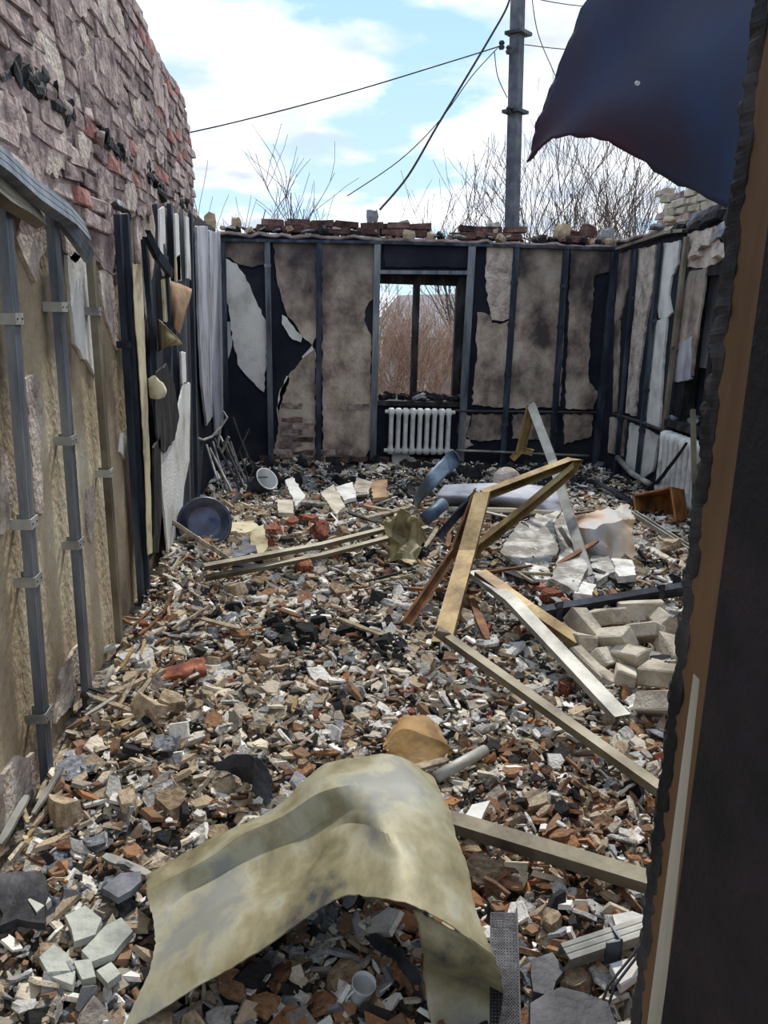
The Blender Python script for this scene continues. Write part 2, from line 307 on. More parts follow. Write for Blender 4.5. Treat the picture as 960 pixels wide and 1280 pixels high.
def brick_mesh(name, M_, sx, sy, sz, jit, seed, cut=True):
    """weathered brick: chamfered box with worn uneven corners"""
    random.seed(seed); bm = bmesh.new(); bmesh.ops.create_cube(bm, size=1)
    for v in bm.verts: v.co = Vector((v.co.x*sx, v.co.y*sy, v.co.z*sz))+Vector([random.uniform(-jit, jit) for _ in range(3)])
    bmesh.ops.bevel(bm, geom=list(bm.edges), offset=min(sx, sy, sz)*.1, segments=1, affect='EDGES')
    for v in bm.verts: v.co += Vector([random.uniform(-jit*.5, jit*.5) for _ in range(3)])
    me = bpy.data.meshes.new(name); bm.to_mesh(me); bm.free(); me.materials.append(M_); return me

# ============================================================ THE SETTING
# ground outside
gm = MB(); nx, ny = 30, 30
gm.add([(-30+60*i/nx, -4+64*j/ny, -.42+.06*noise.noise(Vector((i*.7, j*.7, 2)))) for j in range(ny+1) for i in range(nx+1)],
       [(j*(nx+1)+i, j*(nx+1)+i+1, (j+1)*(nx+1)+i+1, (j+1)*(nx+1)+i) for j in range(ny) for i in range(nx)])
struct(gm.build('ground', M_SOIL, smooth=True))
# floor slab
fl = MB(); fl.box((XL-.02, .75, -.34), (XR+.02, D+.02, -.22)); struct(fl.build('floor', M_MORT))
# left wall core with tall brick part: side outline extruded to the left
prof = [(0.4, -.34), (D+.38, -.34), (D+.38, 2.30), (8.6, 2.36), (7.42, 2.38), (7.37, 2.6), (7.36, 2.88), (7.16, 3.02), (6.89, 3.12), (6.03, 3.17), (5.15, 3.22), (3.2, 3.28), (0.4, 3.3)]
wl = MB(); slab(prof, lambda a, b: Vector((XL-.38, a, b)), .38, Vector((1, 0, 0)), wl)
wall_left = struct(obj('wall_left', fixn(wl.mesh('wall_left', M_PLW))))
# back wall core with window opening
WX0, WX1, WZ0, WZ1 = .79, 1.80, .60, 1.99
wb = MB()
for a, b, c, d in ((XL, WX0, -.34, ZT-.03), (WX1, XR+.38, -.34, ZT-.03), (WX0, WX1, -.34, WZ0), (WX0, WX1, WZ1, ZT-.03)): wb.box((a, D, c), (b, D+.38, d))
wall_back = struct(wb.build('wall_back', M_SOOT))
# right wall core with window opening
VY0, VY1, VZ0, VZ1 = 6.15, 7.42, .68, 2.06
wr = MB()
for a, b, c, d in ((1.1, VY0, -.34, 2.44), (VY1, D, -.34, 2.40), (VY0, VY1, -.34, VZ0), (VY0, VY1, VZ1, 2.43)): wr.box((XR, a, c), (XR+.38, b, d))
wall_right = struct(wr.build('wall_right', M_SOOT))

# bricks of the left wall (upper part, and where the plaster has come off)
bl = [brick_mesh('brick', M_BRK, .05, .238, .062, .008, 10+i) for i in range(7)]+[brick_mesh('brick', M_BRKR, .05, .238, .062, .008, 30)]
def wall_top(y):
    pts = [(0.4, 3.3), (3.2, 3.28), (5.15, 3.22), (6.03, 3.17), (6.89, 3.12), (7.16, 3.02), (7.36, 2.88), (7.42, 2.4), (9.5, 2.36)]
    for (a, b), (c, d) in zip(pts, pts[1:]):
        if a <= y <= c: return b+(d-b)*(y-a)/(c-a)
    return 2.36
nb = 0; z = 1.60; course = 0
while z < 3.3:
    y = 2.45+(.125 if course % 2 else 0)
    while y < 7.55:
        low = 1.93+.16*noise.noise(Vector((y*1.3, 0, 4)))+.10*noise.noise(Vector((y*5, z*3, 8)))+(.16 if y > 4.6 else 0)+(.18 if y > 5.2 else 0)
        hole = abs(z-2.36) < .045 and noise.noise(Vector((y*1.7, 3, 3))) > -.12
        if z > low and z < wall_top(y)-.01 and not hole and random.random() > .03:
            o = obj('brick', random.choice(bl[:7]) if random.random() > .09 else bl[7], wall_left)
            o.location = (XL+random.uniform(-.008, .010)+(0 if z > 2.34 else .004), y+random.uniform(-.006, .006), z+random.uniform(-.004, .004))
            o.rotation_euler = (random.uniform(-.02, .02)+random.choice((0, math.pi)), random.uniform(-.04, .04), random.uniform(-.03, .03)); nb += 1
        y += .258
    z += .0755; course += 1
# the same masonry nearer than the photograph shows, joined into one part
rest = MB(); z = 1.83; course = 3; random.seed(18)
while z < 3.27:
    y = .55+(.125 if course % 2 else 0)
    while y < 2.34:
        rest.box((XL-.02, y-.119, z-.031), (XL+random.uniform(.018, .034), y+.119, z+.031), None, .005); y += .258
    z += .0755; course += 1
o = rest.build('further_bricks', M_BRK, wall_left); o['kind'] = 'stuff'
# mortar backing behind those bricks, ragged lower border
up = [(.45, 1.85), (1.4, 1.8), (2.3, 1.85)]+[(2.3+i*.2, 1.86+.16*noise.noise(Vector(((2.3+i*.2)*1.3, 0, 4)))+(.16 if 2.3+i*.2 > 4.6 else 0)+(.18 if 2.3+i*.2 > 5.2 else 0)) for i in range(1, 26)]
up += [(7.38, 2.30), (7.36, 2.86), (7.16, 3.0), (6.89, 3.1), (6.03, 3.15), (5.15, 3.2), (3.2, 3.26), (.45, 3.28)]
me = slab(rag(up, .06, .012, 3), lambda a, b: Vector((XL, a, b)), .017, Vector((1, 0, 0))).mesh('mortar_bed', M_MORT); obj('mortar_bed', fixn(me), wall_left)
random.seed(31)
for i in range(44):      # mortar and limewash left smeared over the bricks
    y = random.uniform(2.5, 7.1); z = random.uniform(1.95, min(3.2, wall_top(y))-.12); k = random.randint(6, 9); ry, rz = random.uniform(.10, .34), random.uniform(.05, .16)
    pl2 = [(y+math.cos(q*2*math.pi/k)*ry*random.uniform(.6, 1.1), min(z+math.sin(q*2*math.pi/k)*rz*random.uniform(.6, 1.1), wall_top(y)-.05)) for q in range(k)]
    me = slab(rag(pl2, .03, .014, i), lambda a, b: Vector((XL, a, b)), random.uniform(.026, .034), Vector((1, 0, 0))).mesh('mortar_smear', M_BRK if i % 3 else M_PLR); obj('mortar_smear', fixn(me), wall_left)
# charred ceiling joist stubs and sockets along the ceiling line of the left wall
random.seed(12)
for i in range(95):
    px = random.uniform(-5, 235); p0_ = LW(px, 66+.86*px); p = Vector((XL, p0_.y, 2.36+random.gauss(0, .022)-.03*noise.noise(Vector((p0_.y*2, 0, 0)))))
    if noise.noise(Vector((p.y*1.7, 3, 3))) < -.2: continue
    me = chunk_mesh('charred_stub', random.choice((M_CHAR, M_CHAR, M_COAL, M_MORT)), (.04+.03*random.random(), .08+.16*random.random(), .02+.035*random.random()), 7, i, .4)
    o = obj('charred_stub', me, wall_left); o.location = (XL+.02, p.y, p.z); o.rotation_euler = (random.uniform(-.5, .5), random.uniform(-.3, .3), random.uniform(-.3, .3))
# plaster left on the left wall
LP = [
 ('torn_plaster', [(10, 285), (48, 272), (55, 300), (44, 322), (40, 352), (30, 335), (18, 308)], M_PLR, .016),
 ('torn_plaster', [(28, 475), (44, 468), (50, 520), (46, 560), (52, 640), (40, 640), (34, 560)], M_PLR, .012),
 ('torn_plaster', [(80, 318), (98, 314), (112, 330), (118, 400), (118, 470), (108, 455), (96, 440), (90, 430), (84, 380)], M_PLP, .014),
 ('torn_plaster', [(75, 285), (100, 280), (104, 312), (90, 330), (78, 312)], M_PLR, .014),
 ('torn_plaster', [(0, 560), (10, 585), (16, 620), (6, 660), (0, 668)], M_PLR, .012),
 ('torn_plaster', [(120, 340), (136, 330), (143, 380), (147, 440), (140, 430), (128, 392)], M_PLR, .012),
 ('torn_plaster', [(90, 810), (102, 802), (104, 850), (92, 878), (66, 905), (72, 850)], M_PLR, .014),
 ('torn_plaster', [(0, 968), (18, 945), (38, 940), (40, 985), (14, 1030), (0, 1040)], M_PLR, .014),
 ('torn_plaster', [(106, 610), (114, 606), (118, 640), (112, 680), (106, 660)], M_PLR, .010),
 ('torn_plaster', [(150, 540), (156, 545), (154, 575), (148, 565)], M_PLP, .010),
 ('torn_plaster', [(165, 232), (192, 240), (190, 330), (180, 400), (170, 330)], M_PLR, .014)]
for i, (nm, px, mm, th) in enumerate(LP): wallpatch(nm, 'L', px, mm, wall_left, 0, th, .05, .014, i+5)
# sooted stretch beside the corner
wallpatch('soot_coat', 'L', [(181, 330), (192, 262), (215, 262), (252, 275), (277, 292), (280, 470), (282, 590), (262, 610), (240, 628), (212, 650), (186, 700), (184, 560)], M_SOOT, wall_left, 0, .006, .06, .012, 44)

# plaster of the back wall: pieces around the black soot patches
BP = [
 ([(276, 300), (332, 301), (334, 318), (330, 330), (316, 334), (300, 330), (288, 322), (276, 318)], M_PLB),
 ([(281, 322), (296, 330), (306, 345), (318, 372), (330, 398), (335, 405), (333, 440), (330, 490), (318, 478), (300, 460), (292, 432), (288, 400), (282, 365), (280, 340)], M_PLP),
 ([(342, 302), (396, 303), (396, 420), (390, 432), (378, 420), (372, 410), (360, 396), (352, 376), (346, 350)], M_PLB),
 ([(402, 303), (468, 305), (467, 372), (458, 384), (455, 400), (463, 418), (464, 430), (464, 560), (450, 578), (404, 578), (403, 500), (403, 420)], M_PLB),
 ([(394, 436), (394, 572), (346, 572), (344, 560), (348, 530), (346, 515), (350, 492), (360, 470), (372, 455), (382, 444)], M_PLB),
 ([(353, 393), (362, 402), (370, 414), (378, 420), (376, 428), (366, 424), (352, 404)], M_PLP),
 ([(378, 446), (390, 432), (394, 440), (394, 468), (378, 470), (368, 462), (380, 455)], M_PLP),
 ([(348, 492), (358, 470), (362, 472), (354, 495), (348, 515)], M_PLP),
 ([(480, 305), (585, 307), (585, 334), (480, 334)], M_SOOT),
 ([(596, 390), (612, 394), (614, 404), (630, 404), (642, 396), (642, 350), (640, 308), (706, 311), (704, 420), (700, 508), (640, 510), (590, 506), (592, 470), (596, 450), (594, 420)], M_PLB),
 ([(608, 308), (640, 309), (640, 395), (628, 402), (614, 400), (610, 380), (606, 340)], M_PLR),
 ([(712, 311), (762, 312), (760, 340), (742, 345), (738, 400), (735, 460), (736, 478), (748, 490), (740, 512), (706, 510), (709, 420)], M_PLB),
 ([(590, 518), (630, 518), (628, 548), (600, 552), (582, 548)], M_PLB),
 ([(640, 518), (694, 518), (692, 550), (640, 548)], M_PLB),
 ([(704, 518), (740, 518), (738, 545), (704, 555)], M_PLB),
 ([(575, 515), (588, 520), (582, 545), (592, 556), (576, 562), (572, 540)], M_PLR),
 ([(280, 402), (288, 402), (290, 432), (284, 450), (278, 470), (276, 440)], M_LAV),
]
for i, (px, mm) in enumerate(BP): wallpatch('plaster_panel', 'B', px, mm, wall_back, 0, .022+.003*(i % 3), .045, .012, i+50)
# bricks bared low on the back wall
bb = [brick_mesh('brick', M_BRK, .236, .03, .062, .006, 60+i) for i in range(4)]+[brick_mesh('brick', M_BTOP, .236, .03, .062, .006, 70)]
for r_ in range(9):
    for k in range(8):
        x = -.42+k*.252+(.125 if r_ % 2 else 0); zb = -.08+r_*.0755
        if .80 < x < 1.75 and zb > .55 or (x < -.26 and r_ > 1): continue
        if (x < .62 and r_ < 9 and noise.noise(Vector((x*1.6, zb*2, 1))) > .02-.35*(r_ < 2)) or (x > .62 and r_ < 1):
            o = obj('brick', bb[4] if r_ < 1 else random.choice(bb), wall_back); o.location = (x, D-.014, zb); o.rotation_euler = (random.uniform(-.03, .03), random.uniform(-.02, .02), random.uniform(-.02, .02))
# bricks on the top of the back wall
tb = [brick_mesh('brick', M_BTOP, .25, .12, .065, .008, 80+i) for i in range(4)]
for (a, b) in ((318, 432), (446, 542), (566, 672), (700, 740)):
    xa, xb = BK(a, 285).x, BK(b, 285).x; x = xa+.13
    while x < xb-.05:
        for dep, cz in ((.07, 0), (.20, 0), (.09, 1), (.22, 1)):
            if cz and random.random() < .25: continue
            o = obj('brick', random.choice(tb), wall_back); o.location = (x+random.uniform(-.02, .02)+cz*.06, D+dep, ZT+.045+cz*.07+random.uniform(0, .008)); o.rotation_euler = (random.uniform(-.06, .06), random.uniform(-.05, .05), random.uniform(-.08, .08))
        x += .262
# wall cap of felt and mortar on the back and right walls
def cap(name, a, b, n, wid, z0, parent, M_, amp=.03, seed=0):
    a, b = Vector(a), Vector(b); d = (b-a).normalized(); sd_ = Vector((-d.y, d.x, 0)); rows = []
    for k, w in enumerate((0, wid*.5, wid)):
        rows.append([a.lerp(b, i/n)+sd_*w+Vector((0, 0, z0+amp*noise.noise(Vector((i*.9, k*3, seed)))+(.015 if k == 1 else 0))) for i in range(n+1)])
    return gridsheet(name, rows, M_, parent, 2, .035, .012, 9, seed, .006)
cap('mortar_cap', (XL, D-.03, ZT-.03), (XR+.1, D-.03, ZT-.03), 40, .36, 0, wall_back, M_MORT, .05, 2)
cap('mortar_cap', (XR+.36, VY0-1.5, 2.44), (XR+.36, D, 2.41), 24, .38, 0, wall_right, M_MORT, .07, 4)
# right wall plaster
RP = [
 ([(776, 318), (790, 312), (786, 360), (776, 400), (774, 470), (772, 515), (768, 515), (770, 400)], M_PLB),
 ([(800, 312), (822, 306), (818, 360), (810, 400), (806, 430), (800, 470), (796, 520), (784, 516), (790, 440), (796, 380)], M_PLR),
 ([(828, 305), (852, 300), (850, 330), (842, 345), (838, 370), (842, 390), (834, 400), (826, 398), (822, 380)], M_PLP),
 ([(822, 402), (836, 396), (832, 440), (830, 480), (826, 536), (810, 532), (814, 470)], M_PLP),
 ([(764, 522), (784, 524), (780, 570), (762, 566)], M_PLB),
 ([(790, 528), (826, 545), (818, 590), (800, 602), (784, 585)], M_PLP),
 ([(845, 400), (864, 340), (886, 336), (880, 380), (872, 430), (868, 470), (846, 478), (842, 460)], M_PLB),
 ([(846, 432), (868, 420), (866, 474), (844, 478)], M_LAV),
 ([(862, 292), (905, 282), (903, 325), (884, 336), (862, 334)], M_PLR)]
for i, (px, mm) in enumerate(RP): wallpatch('plaster_panel', 'R', px, mm, wall_right, 0, .02+.004*(i % 2), .05, .012, i+90)
# pale brick courses rising behind the right wall top
pb = [brick_mesh('brick', M_SIL, .12, .245, .07, .008, 95+i) for i in range(4)]+[brick_mesh('brick', M_BRK, .12, .245, .07, .01, 99)]
for r_ in range(6):
    y0 = 8.80-.06*r_-(.5 if r_ == 5 else 0); y1 = 5.4
    y = y0-(.12 if r_ % 2 else 0)
    if r_ == 5: y0 = y = 8.72; y1 = 8.5
    while y > y1:
        o = obj('brick', random.choice(pb), wall_right); o.location = (XR+.22+random.uniform(-.015, .015), y, 2.47+r_*.077); o.rotation_euler = (random.uniform(-.03, .03), random.uniform(-.04, .04), random.uniform(-.05, .05)); y -= .256
# overhanging broken plaster and charred felt on the right wall top
for i, (px, py, sx, sz, mm) in enumerate(((850, 285, .30, .06, M_COAL), (872, 275, .4, .09, M_GREY), (892, 268, .45, .10, M_COAL), (838, 275, .3, .05, M_TAN), (905, 290, .5, .12, M_GREY), (884, 300, .35, .13, M_PLR), (902, 312, .4, .12, M_PLR), (870, 315, .3, .1, M_PLR), (820, 284, .3, .05, M_GREY))):
    p = RW(px, py, .03); me = chunk_mesh('broken_plaster', mm, (.12, sx, sz), 9, i+200); o = obj('broken_plaster', me, wall_right); o.location = (p.x, p.y, p.z); o.rotation_euler = (random.uniform(-.25, .25), .2, 0)

# ------------------------------------------------------------ windows
def bars(name, boxes, M_, parent): 
    mb = MB()
    for lo, hi in boxes: mb.box(lo, hi, None, .006)
    return mb.build(name, M_, parent)
w1 = struct(empty('window_1', ((WX0+WX1)/2, D+.15, WZ0)), 'charred frame of the open window above the white radiator', 'window')
bars('frame_head', [((WX0, D+.10, WZ1-.10), (WX1, D+.17, WZ1+.01))], M_CHAR, w1)
bars('frame_side', [((WX1-.13, D+.05, WZ0), (WX1+.01, D+.14, WZ1))], M_CHAR, w1)
bars('frame_side', [((WX0-.01, D+.10, WZ0), (WX0+.02, D+.17, WZ1))], M_CHAR, w1)
bars('mullion', [((1.19, D+.10, WZ0), (1.265, D+.17, WZ1-.09))], M_CHAR, w1)
bars('window_sill', [((WX0-.03, D-.06, WZ0-.05), (WX1+.03, D+.25, WZ0+.005))], M_CHAR, w1)
for i in range(26):
    random.seed(300+i); me = chunk_mesh('charred_debris', random.choice((M_COAL, M_COAL, M_GREY, M_CHAR)), (.1+.1*random.random(), .08, .03+.06*random.random()), 7, 300+i)
    o = obj('charred_debris', me, w1); o.location = (random.uniform(WX0+.04, WX1-.04)-(WX0+WX1)/2, random.uniform(-.18, .08), .02+random.random()*.035); o.rotation_euler = (random.uniform(-.4, .4), random.uniform(-.4, .4), random.random()*6); o.matrix_parent_inverse = Matrix.Identity(4)
w2 = struct(empty('window_2', (XR+.1, (VY0+VY1)/2, VZ0)), 'charred window frame in the side wall above the second radiator', 'window')
bars('frame_side', [((XR-.005, VY1-.10, VZ0), (XR+.12, VY1+.005, VZ1))], M_CHAR, w2)
bars('frame_side', [((XR+.02, VY1-.52, VZ0), (XR+.12, VY1-.43, VZ1))], M_CHAR, w2)
bars('frame_head', [((XR-.005, VY0, VZ1-.08), (XR+.12, VY1, VZ1+.01))], M_CHAR, w2)
bars('window_sill', [((XR-.1, VY0, VZ0-.05), (XR+.2, VY1+.03, VZ0+.01))], M_CHAR, w2)
bars('reveal_board', [((XR+.12, VY1-.02, VZ0), (XR+.36, VY1+.0, VZ1))], M_PLB, w2)
bars('closed_shutter', [((XR+.14, VY0+.05, VZ0+.01), (XR+.17, VY1-.43, VZ1-.06))], M_PINK, w2)
bars('closed_shutter', [((XR+.14, VY1-.43, VZ0+.01), (XR+.17, VY1-.03, VZ0+.5))], M_SOOT, w2)
bars('closed_shutter', [((XR+.14, VY1-.43, VZ0+.5), (XR+.17, VY1-.03, VZ1-.06))], M_LAV, w2)
for i in range(14):
    random.seed(340+i); me = chunk_mesh('charred_debris', random.choice((M_COAL, M_GREY, M_WHITE)), (.1, .12, .03+.04*random.random()), 7, 340+i)
    o = obj('charred_debris', me, w2); o.location = (random.uniform(-.16, .02), random.uniform(-.4, .6), .025+random.random()*.03); o.rotation_euler = (random.uniform(-.4, .4), random.uniform(-.4, .4), random.random()*6); o.matrix_parent_inverse = Matrix.Identity(4)

# ------------------------------------------------------------ burnt doorway at the right
d1 = struct(empty('door_1', (.66, 1.1, -.3)), 'burnt doorway jamb with black door leaf folded back', 'door')
JX = AT(893, 500, 1.155).x
bars('jamb', [((JX, 1.065, -.3), (JX+.10, 1.15, 2.2))], M_JAMB, d1)
bars('jamb_strip', [((JX-.004, 1.062, -.3), (JX+.05, 1.112, 1.12))], M_JAMBL, d1)
def charstrip(name, x, y, z0, z1, wx, wy, parent, seed):
    rows = 420; mb = MB(); ring = 6; vs = []
    for i in range(rows):
        zv = z0+(z1-z0)*i/(rows-1)
        for k in range(ring):
            a = k*math.pi/3; q = 1+.5*noise.noise(Vector((math.cos(a)*2+seed, math.sin(a)*2, zv*22)))+.45*noise.noise(Vector((math.cos(a)*3+seed, math.sin(a)*3, zv*70)))
            vs.append((x+math.cos(a)*wx*q, y+math.sin(a)*wy*q, zv))
    fs = [(i*ring+k, i*ring+(k+1) % ring, (i+1)*ring+(k+1) % ring, (i+1)*ring+k) for i in range(rows-1) for k in range(ring)]
    mb.add(vs, fs+[tuple(range(ring-1, -1, -1)), tuple((rows-1)*ring+k for k in range(ring))]); return mb.build(name, M_CHAR, parent)
charstrip('charred_edge', JX+.004, 1.155, -.3, 2.2, .016, .022, d1, 3)
charstrip('charred_edge', JX+.004, 1.058, 1.0, 2.2, .006, .007, d1, 9)
bars('door_leaf', [((JX, .22, -.3), (JX+.045, 1.062, 2.1))], M_LEAF, d1)
wf = MB(); wf.box((JX+.10, .98, -.34), (XR, 1.2, 2.3)); struct(wf.build('wall_front', M_MORT))

# ============================================================ RUBBLE
tm = MB(); nx, ny = 90, 180
tm.add([(XL+(XR-XL)*i/nx, .8+(D-.8)*j/ny, H(XL+(XR-XL)*i/nx, .8+(D-.8)*j/ny)-.045+.012*noise.noise(Vector((i*.9, j*.9, 0)))) for j in range(ny+1) for i in range(nx+1)],
       [(j*(nx+1)+i, j*(nx+1)+i+1, (j+1)*(nx+1)+i+1, (j+1)*(nx+1)+i) for j in range(ny) for i in range(nx)])
o = tm.build('ash_bed', M_ASH, smooth=True); o['kind'] = 'stuff'; tag(o, 'bed of grey brown ash and grit under all the rubble', 'ash')
PAL = {'white': s(214, 210, 202), 'cream': s(200, 188, 168), 'tan': s(168, 150, 126), 'brown': s(124, 96, 74), 'orange': s(158, 112, 76), 'red': s(140, 84, 66), 'dark': s(46, 43, 42), 'grey': s(140, 140, 142), 'mid': s(148, 138, 126)}
def region(x, y):
    """mix of fragment kinds, as the photo shows it over the floor"""
    if y < 2.5 and x > .15: return dict(white=.17, cream=.11, tan=.17, brown=.27, orange=.10, red=.01, dark=.10, grey=.05, mid=.04)
    if y < 2.4: return dict(white=.15, cream=.12, tan=.22, brown=.13, orange=.02, dark=.10, grey=.18, mid=.08)
    if x < .0 and y < 6: return dict(white=.16, cream=.24, tan=.28, brown=.12, orange=.01, dark=.05, grey=.06, mid=.08)
    if y < 4.2 and x > .7: return dict(white=.30, cream=.18, tan=.16, brown=.15, orange=.03, red=.02, dark=.07, grey=.05, mid=.04)
    if y > 7.4: return dict(white=.22, cream=.11, tan=.11, brown=.11, dark=.22, grey=.16, mid=.07)
    return dict(white=.26, cream=.20, tan=.18, brown=.12, orange=.01, red=.01, dark=.10, grey=.06, mid=.06)
def floor_xy():
    while True:
        y = .95+8.35*random.random()**1.25; x = XL+.07+(XR-XL-.14)*random.random()
        if x > .62+.60*(y-1.15)+.55: continue        # behind the jamb and the door wall
        if y < 1.3 and x > .6: continue
        return x, y
def frag_stuff(name, count, lo, hi, flat, n, seed, label):
    random.seed(seed); V = np.empty((count*2*n, 3), np.float32); Cc = np.empty((count*2*n, 4), np.float32)
    ang = np.linspace(0, 2*np.pi, n, endpoint=False); r = np.random.default_rng(seed)
    for i in range(count):
        x, y = floor_xy(); reg = region(x, y); k = random.choices(list(reg), list(reg.values()))[0]
        sz = lo*(hi/lo)**(random.random()**1.4)
        if k in ('white', 'cream', 'grey'): fl_ = flat*.8
        elif k in ('dark',): fl_ = flat*1.6
        else: fl_ = flat
        a = ang+r.uniform(-.35, .35, n)+random.random()*6; rad = r.uniform(.45, 1.15, n)*sz*.5; asp = random.choice((.3, .5, .7, .85, 1))
        top = np.stack([np.cos(a)*rad, np.sin(a)*rad*asp, np.full(n, .5)*sz*fl_+r.uniform(-.1, .1, n)*sz*fl_], 1)
        bot = top*np.array([1.08, 1.08, -1.0])
        P = np.concatenate([bot, top]); tl = 1.25
        e = Euler((random.gauss(0, .38*tl), random.gauss(0, .38*tl), random.random()*6.28)).to_matrix(); P = P @ np.array(e).T
        V[i*2*n:(i+1)*2*n] = P+np.array([x, y, H(x, y)+random.uniform(-.022, .028)])
        c = np.array(PAL[k])*random.uniform(.72, 1.18); Cc[i*2*n:(i+1)*2*n] = (*np.clip(c, 0, .85), 1)
    base = np.arange(count)[:, None]*2*n; loops = []; starts = []; tot = []
    caps_t = np.concatenate([base+np.arange(n, 2*n)], 1); caps_b = base+np.arange(n-1, -1, -1)
    faces = np.concatenate([caps_t, caps_b], 1).reshape(-1)
    q = np.stack([np.arange(n), (np.arange(n)+1) % n, (np.arange(n)+1) % n+n, np.arange(n)+n], 1).reshape(-1)
    quads = (base+q[None, :]).reshape(-1)
    allv = np.concatenate([faces, quads]).astype(np.int32); nf = count*2; nq = count*n
    st = np.concatenate([np.arange(nf)*n, nf*n+np.arange(nq)*4]).astype(np.int32)
    me = bpy.data.meshes.new(name); me.vertices.add(len(V)); me.vertices.foreach_set('co', V.reshape(-1))
    me.loops.add(len(allv)); me.loops.foreach_set('vertex_index', allv); me.polygons.add(nf+nq); me.polygons.foreach_set('loop_start', st)
    me.update(calc_edges=True); me.validate(); me.shade_flat()
    ca = me.color_attributes.new('Col', 'FLOAT_COLOR', 'POINT'); ca.data.foreach_set('color', Cc.reshape(-1))
    me.materials.append(M_RUB); o = obj(name, me); o['kind'] = 'stuff'; tag(o, label, 'rubble'); return o
frag_stuff('rubble_fragments', 34000, .030, .125, .13, 5, 21, 'countless palm sized broken tile and plaster fragments covering the floor')
frag_stuff('rubble_grit', 30000, .010, .034, .25, 4, 22, 'fine stony grit strewn between the larger rubble fragments')

# individually built larger fragments
KINDS = {
 'plaster_fragment': (M_WHITE, (1, .8, .14), 'white broken plaster fragment', 'plaster', 'white plaster fragments'),
 'tile_shard': (M_BROWN, (1, .75, .13), 'brown broken tile shard', 'tile', 'brown tile shards'),
 'slate_shard': (M_GREY, (1, .8, .12), 'grey slate shard', 'slate', 'grey slate shards'),
 'clay_lump': (M_TAN, (1, .85, .5), 'tan clay lump', 'clay', 'tan clay lumps'),
 'charcoal_lump': (M_COAL, (1, .7, .55), 'black charcoal lump', 'charcoal', 'charcoal lumps'),
 'brick_piece': (M_RED, (1, .7, .5), 'broken red brick piece', 'brick', 'red brick pieces')}
KM = {k: [chunk_mesh(k, v[0], v[1], 7+i % 3, 400+17*i+len(k)) for i in range(7)] for k, v in KINDS.items()}
random.seed(99)
MARKS = (('the crumpled foreground sheet', .1, 2.1), ('the doorway jamb', .95, 1.75), ('the ochre sheet', .35, 2.75), ('the foot of the left wall', -.8, 2.6), ('the slate plate in the left foreground', -.6, 1.9), ('the whole red brick', -.45, 3.5),
         ('the round dark pot', -.55, 5.4), ('the two parallel channels', .1, 5.3), ('the long channel with the orange tip', .95, 3.2), ('the heap of pale bricks', 1.7, 3.9), ('the dark strapped channel', 1.7, 4.4), ('the broad golden channel', .75, 4.2),
         ('the cracked white plaster', 1.6, 5.0), ('the curled toasted sheet', 2.1, 5.1), ('the metal casing', 1.5, 6.6), ('the back radiator', 1.3, 8.6), ('the orange brown box', 3.0, 6.2), ('the wire rack', -.5, 7.6), ('the bucket', -.2, 8.4), ('the right corner studs', 3.0, 8.6), ('the bent blue sheet', .8, 6.4), ('the charcoal pile', .2, 4.1), ('the dark curled plate', -.25, 2.75), ('the wide olive channel', .75, 2.15), ('the middle stretch of the left wall', -.75, 4.2))
SIZES = ('smallish', 'mid sized', 'big')
def frag(kind, x, y, size, z=None, tilt=.35, rz=None):
    o = obj(kind, random.choice(KM[kind])); v = KINDS[kind]
    mk = min(MARKS, key=lambda q: (q[1]-x)**2+(q[2]-y)**2)[0]; szn = SIZES[0 if size < .10 else 1 if size < .15 else 2]
    tag(o, szn+' '+v[2]+' near '+mk, v[3], szn+' '+v[4]+' near '+mk)
    o.scale = (size*random.uniform(.85, 1.2), size*random.uniform(.75, 1.1), size*random.uniform(.75, 1.2))
    o.rotation_euler = (random.gauss(0, tilt), random.gauss(0, tilt), random.random()*6.28 if rz is None else rz)
    o.location = (x, y, H(x, y)+.012+size*.05 if z is None else z); return o
MIX = dict(near_r=('tile_shard', 'tile_shard', 'clay_lump', 'plaster_fragment', 'tile_shard', 'charcoal_lump'), near_l=('slate_shard', 'slate_shard', 'plaster_fragment', 'clay_lump', 'tile_shard'),
           mid=('plaster_fragment', 'plaster_fragment', 'tile_shard', 'clay_lump', 'plaster_fragment', 'tile_shard', 'clay_lump', 'charcoal_lump', 'brick_piece'), left=('clay_lump', 'plaster_fragment', 'tile_shard', 'slate_shard'), far=('plaster_fragment', 'charcoal_lump', 'charcoal_lump', 'slate_shard', 'plaster_fragment'))
cnt = {}
for i in range(900):
    x, y = floor_xy()
    key = 'near_r' if y < 2.5 and x > .1 else 'near_l' if y < 2.5 else 'left' if x < 0 and y < 6 else 'far' if y > 7.2 else 'mid'
    k = random.choice(MIX[key])
    if k == 'brick_piece' and random.random() < .6: k = 'plaster_fragment'
    if cnt.get(k, 0) >= 285: continue
    cnt[k] = cnt.get(k, 0)+1
    frag(k, x, y, random.uniform(.07, .15)*(1.15 if y > 4 else .85)*(.8 if k == 'charcoal_lump' else 1))
